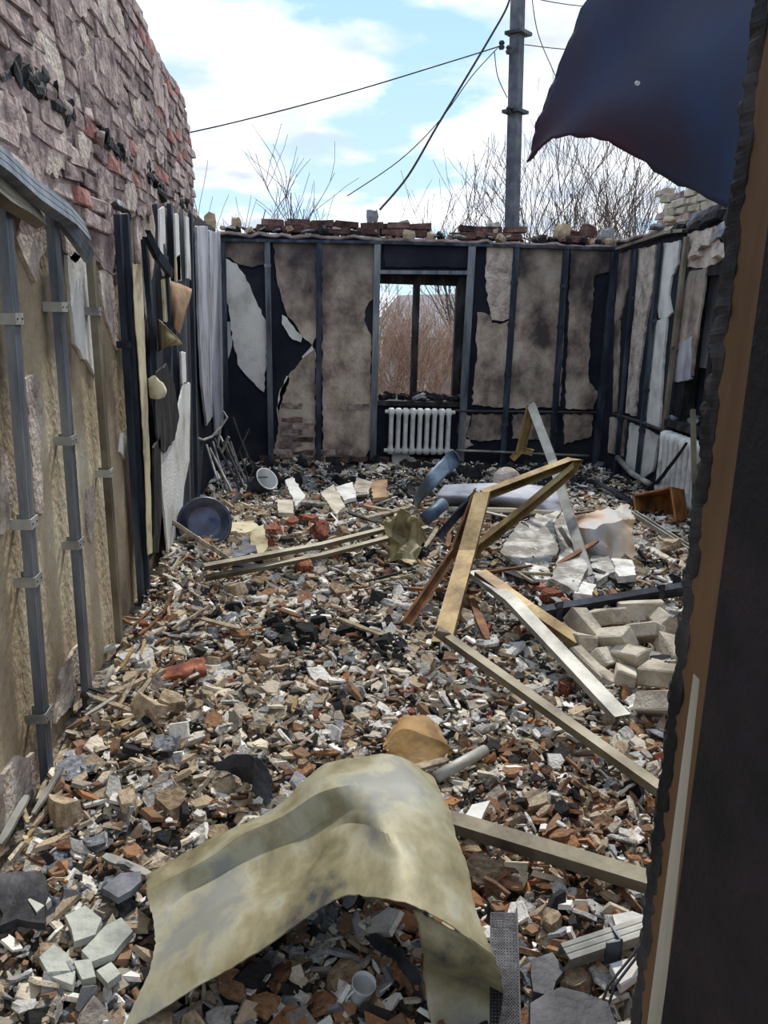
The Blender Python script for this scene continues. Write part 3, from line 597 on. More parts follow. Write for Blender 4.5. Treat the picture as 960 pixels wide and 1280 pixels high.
# places of larger pieces read from the photograph: kind, pixel, size
for k, px, py, sz in (('charcoal_lump', 465, 785, 0.13), ('charcoal_lump', 385, 790, 0.15), ('charcoal_lump', 360, 800, 0.12), ('charcoal_lump', 425, 870, 0.10), ('charcoal_lump', 340, 775, 0.12), ('charcoal_lump', 290, 760, 0.13),
                      ('charcoal_lump', 400, 775, 0.12), ('charcoal_lump', 480, 800, 0.12), ('charcoal_lump', 205, 1045, 0.08), ('charcoal_lump', 590, 650, 0.12), ('charcoal_lump', 720, 990, 0.06),
                      ('brick_piece', 365, 655, 0.19), ('brick_piece', 385, 650, 0.17), ('brick_piece', 345, 665, 0.22), ('brick_piece', 400, 665, 0.20), ('brick_piece', 335, 675, 0.14), ('brick_piece', 180, 778, 0.08), ('brick_piece', 515, 888, 0.07), ('brick_piece', 380, 710, 0.18), ('brick_piece', 420, 695, 0.17), ('brick_piece', 690, 735, 0.14), ('brick_piece', 675, 728, 0.12), ('brick_piece', 705, 742, 0.11), ('brick_piece', 768, 770, 0.09),
                      ('plaster_fragment', 500, 660, .2), ('plaster_fragment', 360, 615, .35), ('plaster_fragment', 400, 630, .35), ('plaster_fragment', 440, 620, .4), ('plaster_fragment', 350, 640, .22), ('plaster_fragment', 560, 640, .3), ('plaster_fragment', 500, 755, .22), ('plaster_fragment', 595, 770, .25), ('plaster_fragment', 610, 800, .22), ('plaster_fragment', 640, 810, .2), ('plaster_fragment', 160, 820, .16), ('plaster_fragment', 135, 808, .12), ('plaster_fragment', 265, 830, .16), ('plaster_fragment', 280, 840, .14), ('plaster_fragment', 180, 820, .16), ('plaster_fragment', 240, 790, .17), ('plaster_fragment', 225, 775, .15), ('plaster_fragment', 780, 1045, .13), ('plaster_fragment', 745, 1130, .07), ('plaster_fragment', 700, 1110, .10), ('plaster_fragment', 770, 1155, .13), ('plaster_fragment', 755, 1215, .13), ('plaster_fragment', 655, 1130, .09), ('plaster_fragment', 450, 1200, .1), ('plaster_fragment', 400, 1185, .12), ('plaster_fragment', 275, 1265, .1), ('plaster_fragment', 470, 1145, .1), ('plaster_fragment', 835, 760, .2), ('plaster_fragment', 800, 680, .25), ('plaster_fragment', 660, 860, .2), ('plaster_fragment', 690, 845, .18), ('plaster_fragment', 430, 655, .25),
                      ('clay_lump', 185, 890, .2), ('clay_lump', 210, 880, .16), ('clay_lump', 80, 1015, .16), ('clay_lump', 600, 1085, .14), ('clay_lump', 720, 1230, .11), ('clay_lump', 210, 1000, .14), ('clay_lump', 160, 1000, .12), ('clay_lump', 590, 1060, .09),
                      ('tile_shard', 590, 1075, .14), ('tile_shard', 165, 1060, .1), ('tile_shard', 640, 960, .12), ('tile_shard', 700, 1040, .12), ('tile_shard', 380, 960, .13), ('tile_shard', 350, 1215, .13), ('tile_shard', 330, 1250, .12), ('tile_shard', 400, 1250, .12), ('tile_shard', 300, 790, .18), ('tile_shard', 200, 800, .12), ('tile_shard', 640, 1100, .11), ('tile_shard', 290, 1225, .12), ('tile_shard', 430, 1260, .1),
                      ('slate_shard', 150, 1105, .16), ('slate_shard', 120, 1045, .16), ('slate_shard', 150, 1130, .12), ('slate_shard', 210, 1085, .11), ('slate_shard', 95, 955, .15), ('slate_shard', 810, 870, .16), ('slate_shard', 840, 920, .17), ('slate_shard', 670, 1215, .13), ('slate_shard', 680, 1250, .14), ('slate_shard', 740, 1262, .16), ('slate_shard', 640, 1180, .12), ('slate_shard', 850, 775, .2), ('slate_shard', 240, 665, .2), ('slate_shard', 300, 700, .3), ('slate_shard', 640, 660, .2)):
    p = G(px, py, .03); p = G(px, py, H(p.x, p.y)+.03); frag(k, p.x, p.y, sz, tilt=.22)
    if k == 'charcoal_lump':
        for _ in range(3): frag(k, p.x+random.gauss(0, .09), p.y+random.gauss(0, .09), sz*random.uniform(.5, .9), tilt=.6)

def rotto(v): return Vector(v).normalized().to_track_quat('Z', 'Y').to_matrix().to_4x4()
# ============================================================ STUDS ON THE WALLS
def bracket(parent, M_, c, wx, wy, hz, axis):
    mb = MB(); t = .004      # strap bent round the stud: band and two ears
    if axis == 'y':
        mb.box((c.x, c.y-wy/2, c.z-hz/2), (c.x+t, c.y+wy/2, c.z+hz/2)); mb.box((c.x-wx, c.y-wy/2, c.z-hz/2), (c.x, c.y-wy/2+t, c.z+hz/2)); mb.box((c.x-wx, c.y+wy/2-t, c.z-hz/2), (c.x, c.y+wy/2, c.z+hz/2))
    else:
        mb.box((c.x-wy/2, c.y-t, c.z-hz/2), (c.x+wy/2, c.y, c.z+hz/2)); mb.box((c.x-wy/2, c.y, c.z-hz/2), (c.x-wy/2+t, c.y+wx, c.z+hz/2)); mb.box((c.x+wy/2-t, c.y, c.z-hz/2), (c.x+wy/2, c.y+wx, c.z+hz/2))
    bo = mb.build('bracket', M_, parent)
    for q in (-.3, .3):      # screw heads, sub-parts of the bracket
        sb = MB(); p = c+(Vector((t, q*wy, 0)) if axis == 'y' and wx > 0 else Vector((-t, q*wy, 0)) if axis == 'y' else Vector((q*wy, -t, 0)))
        sb.lathe([(.0, .003), (.004, .002), (.005, -.001), (.0, -.002)], 8, Matrix.Translation(p) @ rotto((1, 0, 0) if axis == 'y' and wx > 0 else (-1, 0, 0) if axis == 'y' else (0, -1, 0)))
        so_ = sb.build('screw', M_DKCH); so_.parent = bo; so_.matrix_parent_inverse = Matrix.Identity(4)
    return bo
def stud(which, top, bot, M_, label, w=.06, d=.03, off=.055, br=(), bend=0.0, brm=None, mid=None):
    if which == 'L': a, b = LW(*top, off), LW(*bot, off); od = (-1, 0, 0)
    elif which == 'B': a, b = BK(*top, off), BK(*bot, off); od = (0, 1, 0)
    else: a, b = RW(*top, off), RW(*bot, off); od = (1, 0, 0)
    gz = H(b.x, b.y)-.06; b = b+(b-a).normalized()*max(0, (b.z-gz)/max(.2, (a-b).normalized().z)) if b.z-gz < .6 else b
    path = [a.lerp(b, i/10)+Vector(od)*(-bend*math.sin(math.pi*i/10)) for i in range(11)]
    e = empty('metal_stud', (b.x, b.y, b.z)); tag(e, label, 'metal stud', None)
    obj('profile', channel_mesh('profile', path, od, M_, w, d), e)
    for t in br:
        c = a.lerp(b, t)
        if which == 'L': bracket(e, brm or M_, Vector((XL+off+d*.5+.004, c.y, c.z)), off+d*.5, w+.012, .035, 'y')
        elif which == 'B': bracket(e, brm or M_, Vector((c.x, D-off-d*.5-.004, c.z)), off+d*.5, w+.012, .035, 'x')
        else:
            bo = bracket(e, brm or M_, Vector((XR-off-d*.5-.004, c.y, c.z)), -(off+d*.5), w+.012, .035, 'y')
    return e
stud('L', (4, 255), (57, 945), M_STUD, 'grey blue steel stud on the left wall with a chewed plaster triangle beside its top', br=(.17, .5, .60, .85), off=.05, brm=M_GREYCH)
stud('L', (64, 262), (108, 855), M_STUD, 'grey steel stud on the left wall standing under the bent head channel', br=(.17, .42, .63), off=.05, brm=M_GREYCH)
stud('L', (113, 320), (148, 780), M_STUDG, 'thin olive grey steel stud on the left wall beside a white plaster streak', w=.05, br=(.12, .5), off=.05, brm=M_GREYCH)
stud('L', (147, 268), (176, 735), M_STUDK, 'dark steel stud with a torn card hung over its top end', w=.06, off=.05, br=(.3,))
stud('L', (157, 268), (184, 730), M_STUDK, 'dark doubled steel stud close beside the card topped stud', w=.05, off=.07)
stud('L', (180, 298), (203, 560), M_STUDK, 'sooty steel stud ending halfway down behind the cream paper strip', w=.06, off=.05)
stud('L', (194, 255), (210, 500), M_STUDK, 'sooty crumpled steel stud among peeling boards near the far left corner', w=.07, off=.06, bend=.04)
stud('L', (212, 255), (226, 610), M_STUDK, 'sooty steel stud above the white low wall panel', w=.07, off=.05)
stud('L', (227, 262), (236, 640), M_STUD, 'blue grey steel stud with a white panel at its foot', w=.06, off=.05)
stud('L', (238, 268), (246, 610), M_STUDK, 'black steel stud beside the tall lavender plasterboard strips', w=.09, off=.05)
stud('B', (334, 302), (339, 574), M_STUD, 'steel stud on the back wall crossing the big black soot patch', br=(.1,), off=.05)
stud('B', (399, 303), (398, 576), M_STUDK, 'dark steel stud on the back wall between two mottled plaster panels', br=(), off=.05)
stud('B', (472, 304), (466, 580), M_STUD, 'steel stud on the back wall along the open window edge next to bare bricks', off=.05, w=.07)
stud('B', (590, 308), (576, 562), M_STUD, 'pale steel stud on the back wall between the window and scorched plaster', off=.05, w=.08, d=.04)
stud('B', (646, 309), (629, 562), M_STUDK, 'dark ribbed steel stud on the back wall with four brackets', br=(.15, .33, .55, .78), off=.05, brm=M_STUDK, w=.065)
stud('B', (708, 311), (690, 566), M_STUDK, 'dark steel stud on the back wall behind the leaning grey plank', br=(.16, .34, .6, .82), off=.05, brm=M_STUDK, w=.065)
stud('B', (769, 314), (745, 575), M_STUDK, 'black steel stud in the corner of the back and right walls', off=.06, w=.09, d=.05)
stud('B', (279, 300), (284, 560), M_STUDK, 'black steel stud in the far left corner of the room', off=.05, w=.05)
stud('R', (795, 312), (771, 570), M_STUDK, 'black steel stud first from the corner on the right wall', br=(.2, .72), off=.05)
stud('R', (826, 304), (796, 598), M_STUDK, 'dark steel stud on the right wall with round clips', br=(.3, .58, .75), off=.05)
stud('R', (858, 296), (824, 590), M_STUDG, 'rusty edged steel stud on the right wall next to the second radiator', br=(.4,), off=.06)
def loose(name, path, od, M_, label, cat='steel channel', w=.06, d=.03, group=None, twist=0, sag=0, sub=1, t=.003):
    return tag(obj(name, channel_mesh(name, path, od, M_, w, d, t, twist, sag, sub, 'head' in name)), label, cat, group)
# head channels
loose('head_channel', [BK(276, 300, .05), BK(470, 303, .05), BK(770, 311, .05)], (0, 0, -1), M_STUDK, 'long steel head channel running along the top of the back wall', w=.05, d=.03)
loose('head_channel', [BK(474, 340, .05), BK(588, 341, .05)], (0, 0, -1), M_STUD, 'short steel channel bridging the studs above the open window', w=.05, d=.04)
loose('head_channel', [RW(772, 311, .05), RW(835, 290, .05), RW(856, 288, .06)], (0, 0, -1), M_STUDG, 'steel head channel running along the top of the right wall', w=.05, d=.03)
loose('bent_head_channel', [LW(-40, 172, .10), LW(0, 202, .11), LW(40, 238, .11), LW(85, 270, .10), LW(104, 291, .07)], (-1, 0, -.3), M_STUD, 'long bent head channel peeling off the left wall above the studs', w=.07, d=.04, sub=3)
loose('bent_head_channel', [LW(-30, 215, .10), LW(0, 240, .10), LW(28, 257, .09), LW(46, 271, .06)], (-1, 0, -.4), M_STUDG, 'short bent head channel hanging under the longer peeled one', w=.07, d=.04, sub=3)
loose('bent_head_channel', [LW(76, 272, .08), LW(95, 296, .1), LW(112, 322, .07)], (-1, 0, .3), M_STUD, 'crumpled channel end drooping onto the thin olive stud', w=.05, d=.03, sub=3)
loose('bent_head_channel', [LW(183, 292, .1), LW(196, 318, .13), LW(214, 342, .12)], (-1, 0, .3), M_STUDK, 'crumpled dark channel end above the hanging tan card', w=.05, d=.03, sub=3)

# ------------------------------------------------------------ hanging boards, paper and card on the left wall
def wobj(name, pix, M_, label, cat, off, th=.008, which='L', seed=0, amp=.008, step=.05, group=None):
    return tag(wallpatch(name, which, pix, M_, None, off, th, step, amp, seed), label, cat, group)
wobj('plasterboard_strip', [(243, 283), (257, 283), (262, 420), (263, 520), (256, 532), (250, 480), (246, 400)], M_LAV, 'tall lavender grey plasterboard strip with a smooth straight edge near the far left corner', 'plasterboard', .03, .02, seed=1)
wobj('plasterboard_strip', [(259, 290), (273, 290), (276, 400), (277, 530), (268, 545), (264, 505), (261, 400)], M_LAV, 'tall lavender grey plasterboard strip with a cracked edge beside the black corner', 'plasterboard', .02, .02, seed=2, amp=.02)
wobj('wall_panel', [(198, 560), (211, 552), (221, 510), (228, 478), (236, 479), (235, 575), (228, 610), (225, 655), (208, 690), (203, 640), (199, 600)], M_PLP, 'low white torn wall panel standing behind the dark round pot', 'wall panel', .085, .012, seed=3)
wobj('paper_strip', [(165, 328), (176, 330), (181, 440), (186, 560), (190, 690), (184, 694), (181, 600), (174, 470), (168, 400)], M_CREAM, 'long cream paper strip peeling vertically down the left wall', 'paper', .10, .004, seed=4, amp=.012)
wobj('charred_board', [(190, 470), (206, 455), (216, 480), (222, 520), (216, 550), (208, 560), (204, 565), (196, 560), (192, 520)], M_CHAR, 'charred brown board with a jagged lower end above the white low panel', 'board', .10, .012, seed=5)
wobj('charred_board', [(190, 560), (198, 545), (200, 640), (196, 690), (190, 690)], M_CHAR, 'narrow charred board reaching the rubble beside the cream paper strip', 'board', .10, .012, seed=6)
for i, (px, lb) in enumerate((([(197, 262), (203, 258), (206, 340), (203, 345), (198, 320)], 'pale splintered lath hanging at the top of the sooty wall stretch'), ([(216, 268), (221, 268), (224, 350), (220, 352)], 'thin pale lath hanging behind the tan card'), ([(230, 270), (234, 272), (237, 350), (232, 348)], 'thin pale lath hanging beside the black stud'), ([(201, 350), (211, 345), (212, 400), (204, 402)], 'cream painted lath hanging just above the cream paper flap'), ([(218, 322), (223, 318), (225, 350), (218, 352)], 'short cream lath wedged above the tan card'), ([(224, 440), (230, 440), (231, 478), (226, 480)], 'short pale lath standing above the white low panel'))):
    wobj('hanging_lath', px, M_CREAM if 'cream' in lb else M_PLP, lb, 'lath', .085, .012, seed=10+i)
def flap(name, pix, M_, label, wob=.02, th=.003, seed=0):
    rows = [[LW(px, py, off) for px, py, off in r] for r in pix]
    return tag(gridsheet(name, rows, M_, None, 5, th, wob, 5, seed), label, 'paper')
flap('card_flap', [[(214, 352, .10), (225, 356, .14), (237, 362, .18)], [(213, 385, .10), (222, 388, .15), (233, 392, .19)], [(213, 404, .10), (219, 410, .14), (226, 418, .17)]], M_TANP, 'torn tan card flap hanging from the sooty left wall')
flap('paper_flap', [[(197, 398, .04), (204, 404, .15), (208, 408, .19)], [(197, 415, .04), (208, 420, .18), (228, 427, .25)], [(198, 440, .04), (206, 434, .16), (218, 430, .20)]], M_CREAM, 'pointed cream paper flap hanging below the tan card', .01)
flap('paper_scrap', [[(186, 474, .11), (196, 470, .14), (204, 478, .15)], [(188, 488, .11), (198, 490, .14), (208, 488, .16)], [(190, 496, .11), (200, 498, .14), (206, 496, .15)]], M_CREAM, 'small ragged cream paper scrap stuck to the charred board', .02)
flap('card_flap', [[(140, 252, .09), (150, 248, .12), (158, 262, .12)], [(144, 260, .10), (154, 258, .14), (162, 270, .13)], [(150, 268, .09), (158, 268, .12), (163, 276, .11)]], M_DKSHEET, 'small grey torn card draped over a dark stud top')

# ------------------------------------------------------------ radiators and pipes
def radiator(name, label, n, p0, p1, z0, z1, depth, nrm):
    """cast iron radiator: each section a hollow-waisted column with hubs"""
    p0, p1 = Vector(p0), Vector(p1); d = (p1-p0)/n; u = d.normalized(); nv = Vector(nrm); e = empty(name, ((p0+p1)/2)[:2]+(z0,)); tag(e, label, 'radiator')
    h = z1-z0; w = d.length; prof = []
    for t, ww, dd in ((0, .55, .55), (.03, .92, .9), (.10, 1.0, 1.0), (.14, .74, 1.0), (.2, .62, .92), (.8, .62, .92), (.86, .74, 1.0), (.90, 1.0, 1.0), (.97, .92, .9), (1, .55, .5)): prof.append((z0+t*h, ww*w/2, dd*depth/2))
    for i in range(n):
        c = p0+d*(i+.5)+nv*(depth/2+.04); mb = MB(); k = 12; vs = []
        for zz_, hw, hd in prof:
            for q in range(k):
                a = 2*math.pi*q/k; ca, sa = math.cos(a), math.sin(a); f = lambda v: math.copysign(abs(v)**.6, v)
                vs.append(c+u*f(ca)*hw*.98+nv*f(sa)*hd+Vector((0, 0, zz_)))
        R_ = len(prof)
        mb.add(vs, [(r*k+q, r*k+(q+1) % k, (r+1)*k+(q+1) % k, (r+1)*k+q) for r in range(R_-1) for q in range(k)]+[tuple(range(k-1, -1, -1)), tuple((R_-1)*k+q for q in range(k))])
        me = fixn(mb.mesh('section', M_RAD, True)); obj('section', me, e)
    for zt in (.08, .92):
        mb = MB(); q0 = p0+nv*(depth/2+.04)-u*.03; q1 = p1+nv*(depth/2+.04)+u*.03
        mb.tube([(q0.x, q0.y, z0+h*zt), (q1.x, q1.y, z0+h*zt)], .022, 8); mb.build('end_plug', M_RAD, e)
    for t in (.2, .8):
        mb = MB(); q = p0.lerp(p1, t); mb.tube([(q.x, q.y, z0+h*.8), tuple(q+nv*(.06))[:2]+(z0+h*.8,)], .012, 6); mb.build('wall_hook', M_PIPE, e)
    return e
a, b = BK(485, 510, .12), BK(566, 512, .12)
radiator('radiator', 'white sectional cast iron radiator under the open back window', 9, (a.x, D, 0), (b.x, D, 0), .00, .53, .13, (0, -1, 0))
a, b = RW(833, 545, .1), RW(884, 560, .1)
radiator('radiator', 'white sectional cast iron radiator below the right wall window', 9, (XR, a.y, 0), (XR, b.y-.1, 0), .0, .60, .14, (-1, 0, 0))
def pipe(name, pts, r, M_, label):
    mb = MB(); mb.tube(pts, r, 8); return tag(mb.build(name, M_, smooth=True), label, 'pipe')
pipe('heating_pipe', [BK(568, 513, .10), BK(592, 514, .05), BK(700, 515, .05), BK(764, 516, .05)], .013, M_PIPE, 'thin sooty heating pipe running along the back wall from the radiator top')
pipe('heating_pipe', [BK(570, 563, .12), BK(600, 564, .10), BK(736, 570, .10)], .015, M_GREYCH, 'pale heating pipe low along the back wall under the plaster')
pipe('heating_pipe', [RW(766, 517, .05), RW(800, 527, .05), RW(828, 538, .06), RW(836, 545, .10)], .016, M_PIPE, 'sooty heating pipe running along the right wall to the radiator')
pipe('heating_pipe', [RW(772, 572, .08), RW(790, 592, .10), RW(812, 605, .14)], .03, M_GREYCH, 'thick pale pipe low on the right wall behind the leaning stick')
# brick plinth stub and white sheet below the first radiator
wobj('plaster_sheet', [(490, 566), (512, 567), (512, 596), (490, 592)], M_PLP, 'small white panel leaning on the wall under the radiator', 'panel', .06, .01, 'B', 3)

# ============================================================ THINGS IN THE RUBBLE
# the crumpled sheet in front
def sh(r): return [G(px, py, z) for px, py, z in r]
rows = [sh([(178, 1098, .05), (232, 1066, .07), (300, 1034, .10), (356, 1002, .15), (400, 957, .22), (450, 945, .26), (500, 947, .26), (543, 968, .22)]),
        sh([(184, 1114, .10), (240, 1084, .14), (310, 1042, .19), (370, 1012, .24), (416, 984, .30), (470, 976, .32), (515, 980, .31), (556, 1005, .25)]),
        sh([(194, 1146, .08), (250, 1106, .10), (318, 1074, .14), (384, 1042, .19), (430, 1018, .25), (474, 1014, .33), (520, 1016, .32), (566, 1045, .25)]),
        sh([(196, 1176, .06), (250, 1146, .09), (318, 1106, .13), (386, 1066, .18), (436, 1034, .24), (484, 1040, .35), (536, 1056, .32), (582, 1090, .27)]),
        sh([(184, 1222, .07), (250, 1180, .13), (318, 1138, .18), (384, 1096, .22), (436, 1062, .27), (492, 1072, .34), (548, 1096, .32), (598, 1138, .27)]),
        sh([(158, 1284, .05), (240, 1240, .12), (314, 1190, .19), (376, 1148, .24), (432, 1122, .29), (494, 1124, .33), (556, 1150, .31), (614, 1192, .26)])]
fs_ = empty('sheet_metal', tuple(G(400, 1150, 0))); tag(fs_, 'large crumpled olive green sheet of metal lying over the front rubble', 'sheet metal')
gridsheet('crumpled_sheet', rows, M_SHEET, fs_, 10, .003, .016, 6, 3, .0015, True)
rows = [sh([(514, 1138, .315), (540, 1150, .30), (575, 1166, .28), (614, 1192, .26)]), sh([(524, 1180, .24), (556, 1196, .22), (594, 1206, .20), (622, 1222, .19)]),
        sh([(532, 1230, .10), (566, 1240, .08), (600, 1246, .07), (626, 1256, .07)]), sh([(548, 1300, .0), (576, 1310, -.02), (606, 1310, -.03), (628, 1310, -.03)])]
gridsheet('folded_flap', rows, M_SHEET, fs_, 5, .003, .02, 7, 4, .003)
# long and bent channels
def GZ(px, py, dz):
    p = G(px, py, 0); return G(px, py, H(p.x, p.y)+dz)
UPV = (0, .2, 1)
loose('steel_channel', [GZ(254, 709, .05), GZ(400, 682, .09), AT(540, 647, 5.75)], (0, 1, .3), M_STUDG, 'upper of two long parallel channels lying towards the bent blue sheet', w=.035, d=.03)
loose('steel_channel', [GZ(255, 723, .03), GZ(400, 695, .05), AT(535, 660, 5.6)], (0, 1, .3), M_STUDG, 'lower of two long parallel channels lying towards the bent blue sheet', w=.03, d=.03)
tip = AT(722, 577, 5.35); jn = AT(602, 620, 5.05)
loose('bent_channel', [jn, AT(660, 598, 5.2), tip+Vector((-.06, 0, -.01)), tip, tip+Vector((-.05, -.03, -.06)), AT(660, 634, 5.1), GZ(590, 690, .10)], (.1, -.9, -.5), M_OLIVE, 'olive channel folded back on itself into a sharp beak', w=.075, d=.04)
loose('bent_channel', [jn+Vector((.0, -.02, .02)), AT(584, 690, 4.6), GZ(552, 805, .04)], (.25, .3, -1), M_OLIVE, 'broad golden channel standing steeply below the folded beak', w=.10, d=.03)
loose('bent_channel', [jn+Vector((-.02, .02, .03)), AT(568, 690, 4.75), GZ(506, 782, .03)], (.2, -.9, .4), M_RUST, 'rusty brown channel slanting down beside the broad golden one', w=.055, d=.03)
loose('bent_channel', [jn+Vector((-.03, .03, .0)), AT(570, 645, 5.1), AT(548, 672, 5.1)], (.2, -.9, .4), M_DKCH, 'short dark twisted channel hanging from the joint of the bent channels', w=.05, d=.03, twist=1.2, sub=4)
ap = AT(664, 506, 6.4)
loose('leaning_channel', [ap, AT(691, 577, 5.85), GZ(736, 722, .04)], (.3, .9, 0), M_GREYCH, 'long weathered grey channel leaning up to a peak above the rubble', w=.065, d=.03)
loose('leaning_channel', [ap, AT(658, 535, 6.4), AT(650, 566, 6.4)], (.2, -.9, .2), M_OLIVE, 'short yellow channel hanging from the peak of the leaning grey one', w=.07, d=.03)
loose('torn_channel_end', [AT(640, 574, 6.38), AT(652, 562, 6.4), AT(666, 566, 6.4)], (.2, -.9, .3), M_OCHRE, 'frayed ochre metal scrap at the tip of the yellow hanging channel', cat='metal scrap', w=.05, d=.02, twist=1, sub=3)
loose('steel_channel', [GZ(545, 788, .16), GZ(560, 798, .13), GZ(826, 988, .09)], (0, .2, -1), M_STUDG, 'long thin channel with an orange tip lying across the rubble to the doorway', w=.045, d=.035)
loose('steel_channel', [GZ(592, 716, .14), GZ(640, 752, .12), GZ(778, 898, .05)], (0, .2, -1), M_GREYCH, 'grey channel with a pinched end lying along the white bricks', w=.075, d=.03, sub=2)
loose('steel_channel', [GZ(600, 716, .16), GZ(660, 760, .10), GZ(724, 803, .05)], (0, .2, -1), M_OLIVE, 'shorter olive channel crossing the grey one at its upper end', w=.075, d=.03)
e = empty('steel_channel', tuple(GZ(770, 752, .05))); tag(e, 'dark blue grey channel with two straps lying behind the white bricks', 'steel channel')
pa, pb_ = GZ(670, 768, .05), GZ(866, 734, .09)
obj('profile', channel_mesh('profile', [pa, pb_], (0, .9, .4), M_DKCH, .08, .04), e)
for t in (.12, .76):
    c = pa.lerp(pb_, t); mb = MB(); mb.box((-.018, -.03, -.07), (.018, -.024, .06), Matrix.Translation(c) @ Matrix.Rotation(.2, 4, 'Z')); mb.box((-.018, -.03, .054), (.018, .05, .06), Matrix.Translation(c) @ Matrix.Rotation(.2, 4, 'Z')); mb.build('strap', M_DKCH, e)
loose('steel_channel', [GZ(560, 1026, .10), GZ(815, 1104, .10)], (0, .3, -1), M_STUDG, 'wide olive grey channel reaching from the crumpled sheet to the doorway', w=.05, d=.045)
e = empty('steel_channel', tuple(GZ(755, 1185, .05))); tag(e, 'short pale olive channel with a black clip beside the doorway jamb', 'steel channel')
pa, pb_ = GZ(704, 1196, .07), GZ(812, 1160, .10)
obj('profile', channel_mesh('profile', [pa, pb_], (0, .3, -1), M_GREYCH, .045, .045), e)
c = pa.lerp(pb_, .5); mb = MB(); mb.box((-.022, -.034, -.035), (.022, -.028, .03), Matrix.Translation(c) @ Matrix.Rotation(.15, 4, 'Z')); mb.box((.016, -.034, -.035), (.022, .03, .03), Matrix.Translation(c) @ Matrix.Rotation(.15, 4, 'Z')); mb.build('clip', M_DKCH, e)
mb = MB(); mb.tube([GZ(545, 972, .05), GZ(575, 955, .06), GZ(606, 938, .05)], .022, 10); tag(mb.build('conduit', M_GREYCH, smooth=True), 'short grey conduit lying beside the ochre sheet', 'conduit')
# sticks
def stick(name, pts, r, M_, label, cat='stick', n=5, r2=None):
    mb = MB(); k = [pts[0]]
    for i in range(len(pts)-1):
        for j in range(1, 5): k.append(pts[i].lerp(pts[i+1], j/4)+Vector([random.uniform(-1, 1)*r*.25 for _ in range(3)]))
    mb.tube(k, r, n, r2); return tag(mb.build(name, M_), label, cat)
def lath(name, a, b, w, t, M_, label, cat='lath', upd=(0, 0, 1)):
    d = (b-a); u = d.normalized(); sd_ = u.cross(Vector(upd)).normalized(); nn = sd_.cross(u); mb = MB(); k = 6; vs = []
    for i in range(k+1):
        p = a+d*i/k; ww = w*random.uniform(.85, 1.1)*(.6 if i in (0, k) else 1)
        vs += [p+sd_*ww/2+nn*t/2, p-sd_*ww/2+nn*t/2, p-sd_*ww/2-nn*t/2, p+sd_*ww/2-nn*t/2]
    mb.add(vs, [(i*4+q, i*4+(q+1) % 4, i*4+4+(q+1) % 4, i*4+4+q) for i in range(k) for q in range(4)]+[(3, 2, 1, 0), (k*4, k*4+1, k*4+2, k*4+3)])
    return tag(mb.build(name, M_), label, cat)
stick('stick', [AT(199, 642, 5.3), GZ(245, 672, .12), GZ(292, 702, .04)], .016, M_WOOD, 'brown stick lying slanted across the dark round pot')
stick('stick', [GZ(812, 615, .03), RW(835, 585, .3), RW(859, 554, .22)], .022, M_CHAR, 'charred stick leaning on the right wall radiator', r2=.012)
loose('steel_channel', [GZ(744, 602, .12), GZ(800, 632, .06)], UPV, M_DKCH, 'thin dark channel lying among black debris near the right corner', w=.04, d=.03)
loose('steel_channel', [GZ(790, 640, .12), GZ(868, 690, .05)], UPV, M_GREYCH, 'grey channel lying from the curled sheet towards the doorway', w=.05, d=.035)
loose('steel_channel', [RW(866, 512, .27), RW(868, 600, .30), RW(869, 652, .32)], (1, 0, 0), M_STUDG, 'upright grey channel standing before the right wall radiator', w=.04, d=.03)
lath('lath', GZ(28, 1066, .02), LW(74, 972, .06), .025, .012, M_YWOOD, 'yellow scorched lath leaning at the foot of the left wall')
lath('lath', GZ(48, 1000, .03), LW(98, 905, .05), .03, .012, M_WOOD, 'grey lath leaning on the wall above the yellow one')
lath('lath', GZ(0, 1056, .03), LW(34, 995, .05), .025, .012, M_GREYCH, 'pale green grey lath stub at the foot of the left wall')
lath('lath', GZ(85, 945, .02), LW(120, 880, .05), .022, .012, M_YWOOD, 'short golden lath in the litter along the left wall')
lath('lath', GZ(140, 868, .03), GZ(205, 838, .05), .03, .018, M_WOOD, 'pale splintered wood piece lying against the red brick')
lath('lath', GZ(500, 640, .1), GZ(455, 632, .12), .05, .012, M_WOOD, 'grey board end poking out left of the bent blue sheet')
lath('lath', GZ(190, 1095, .03), GZ(130, 1070, .03), .03, .01, M_GREYCH, 'thin grey strip lying beside the crumpled sheet corner')
random.seed(41)
SPL = [lath('wood_splinter', Vector((0, 0, 0)), Vector((l_, 0, 0)), w_, w_*.5, M_, 'x', 'splinter').data for l_, w_, M_ in ((.24, .022, M_WOOD), (.2, .018, M_CHAR), (.28, .022, M_RUST), (.2, .02, M_GREYCH), (.15, .016, M_YWOOD))]
for o in [q for q in C.objects if q.name.startswith('wood_splinter')]: bpy.data.objects.remove(o)
SPN = ('pale wood', 'charred wood', 'rusty metal', 'grey metal', 'yellow wood')
def splinter(x, y, rz, ry, sc=1.0, dz=.03):
    k = random.randrange(5); o = obj('splinter', SPL[k]); o.location = (x, y, H(x, y)+dz); o.rotation_euler = (random.uniform(-.3, .3), ry, rz); o.scale = (sc, sc, sc)
    mk = min(MARKS, key=lambda q: (q[1]-x)**2+(q[2]-y)**2)[0]; tag(o, 'thin %s splinter lying near %s' % (SPN[k], mk), 'splinter', '%s splinters near %s' % (SPN[k], mk))
for i in range(34): splinter(random.uniform(XL+.05, XL+.3), random.uniform(2.2, 5.0), math.pi/2+random.gauss(0, .5), random.uniform(-.25, .05), random.uniform(.7, 1.2))
for i in range(70):
    x, y = floor_xy(); splinter(x, y, random.random()*6.28, random.gauss(0, .15), random.uniform(.6, 1.2))
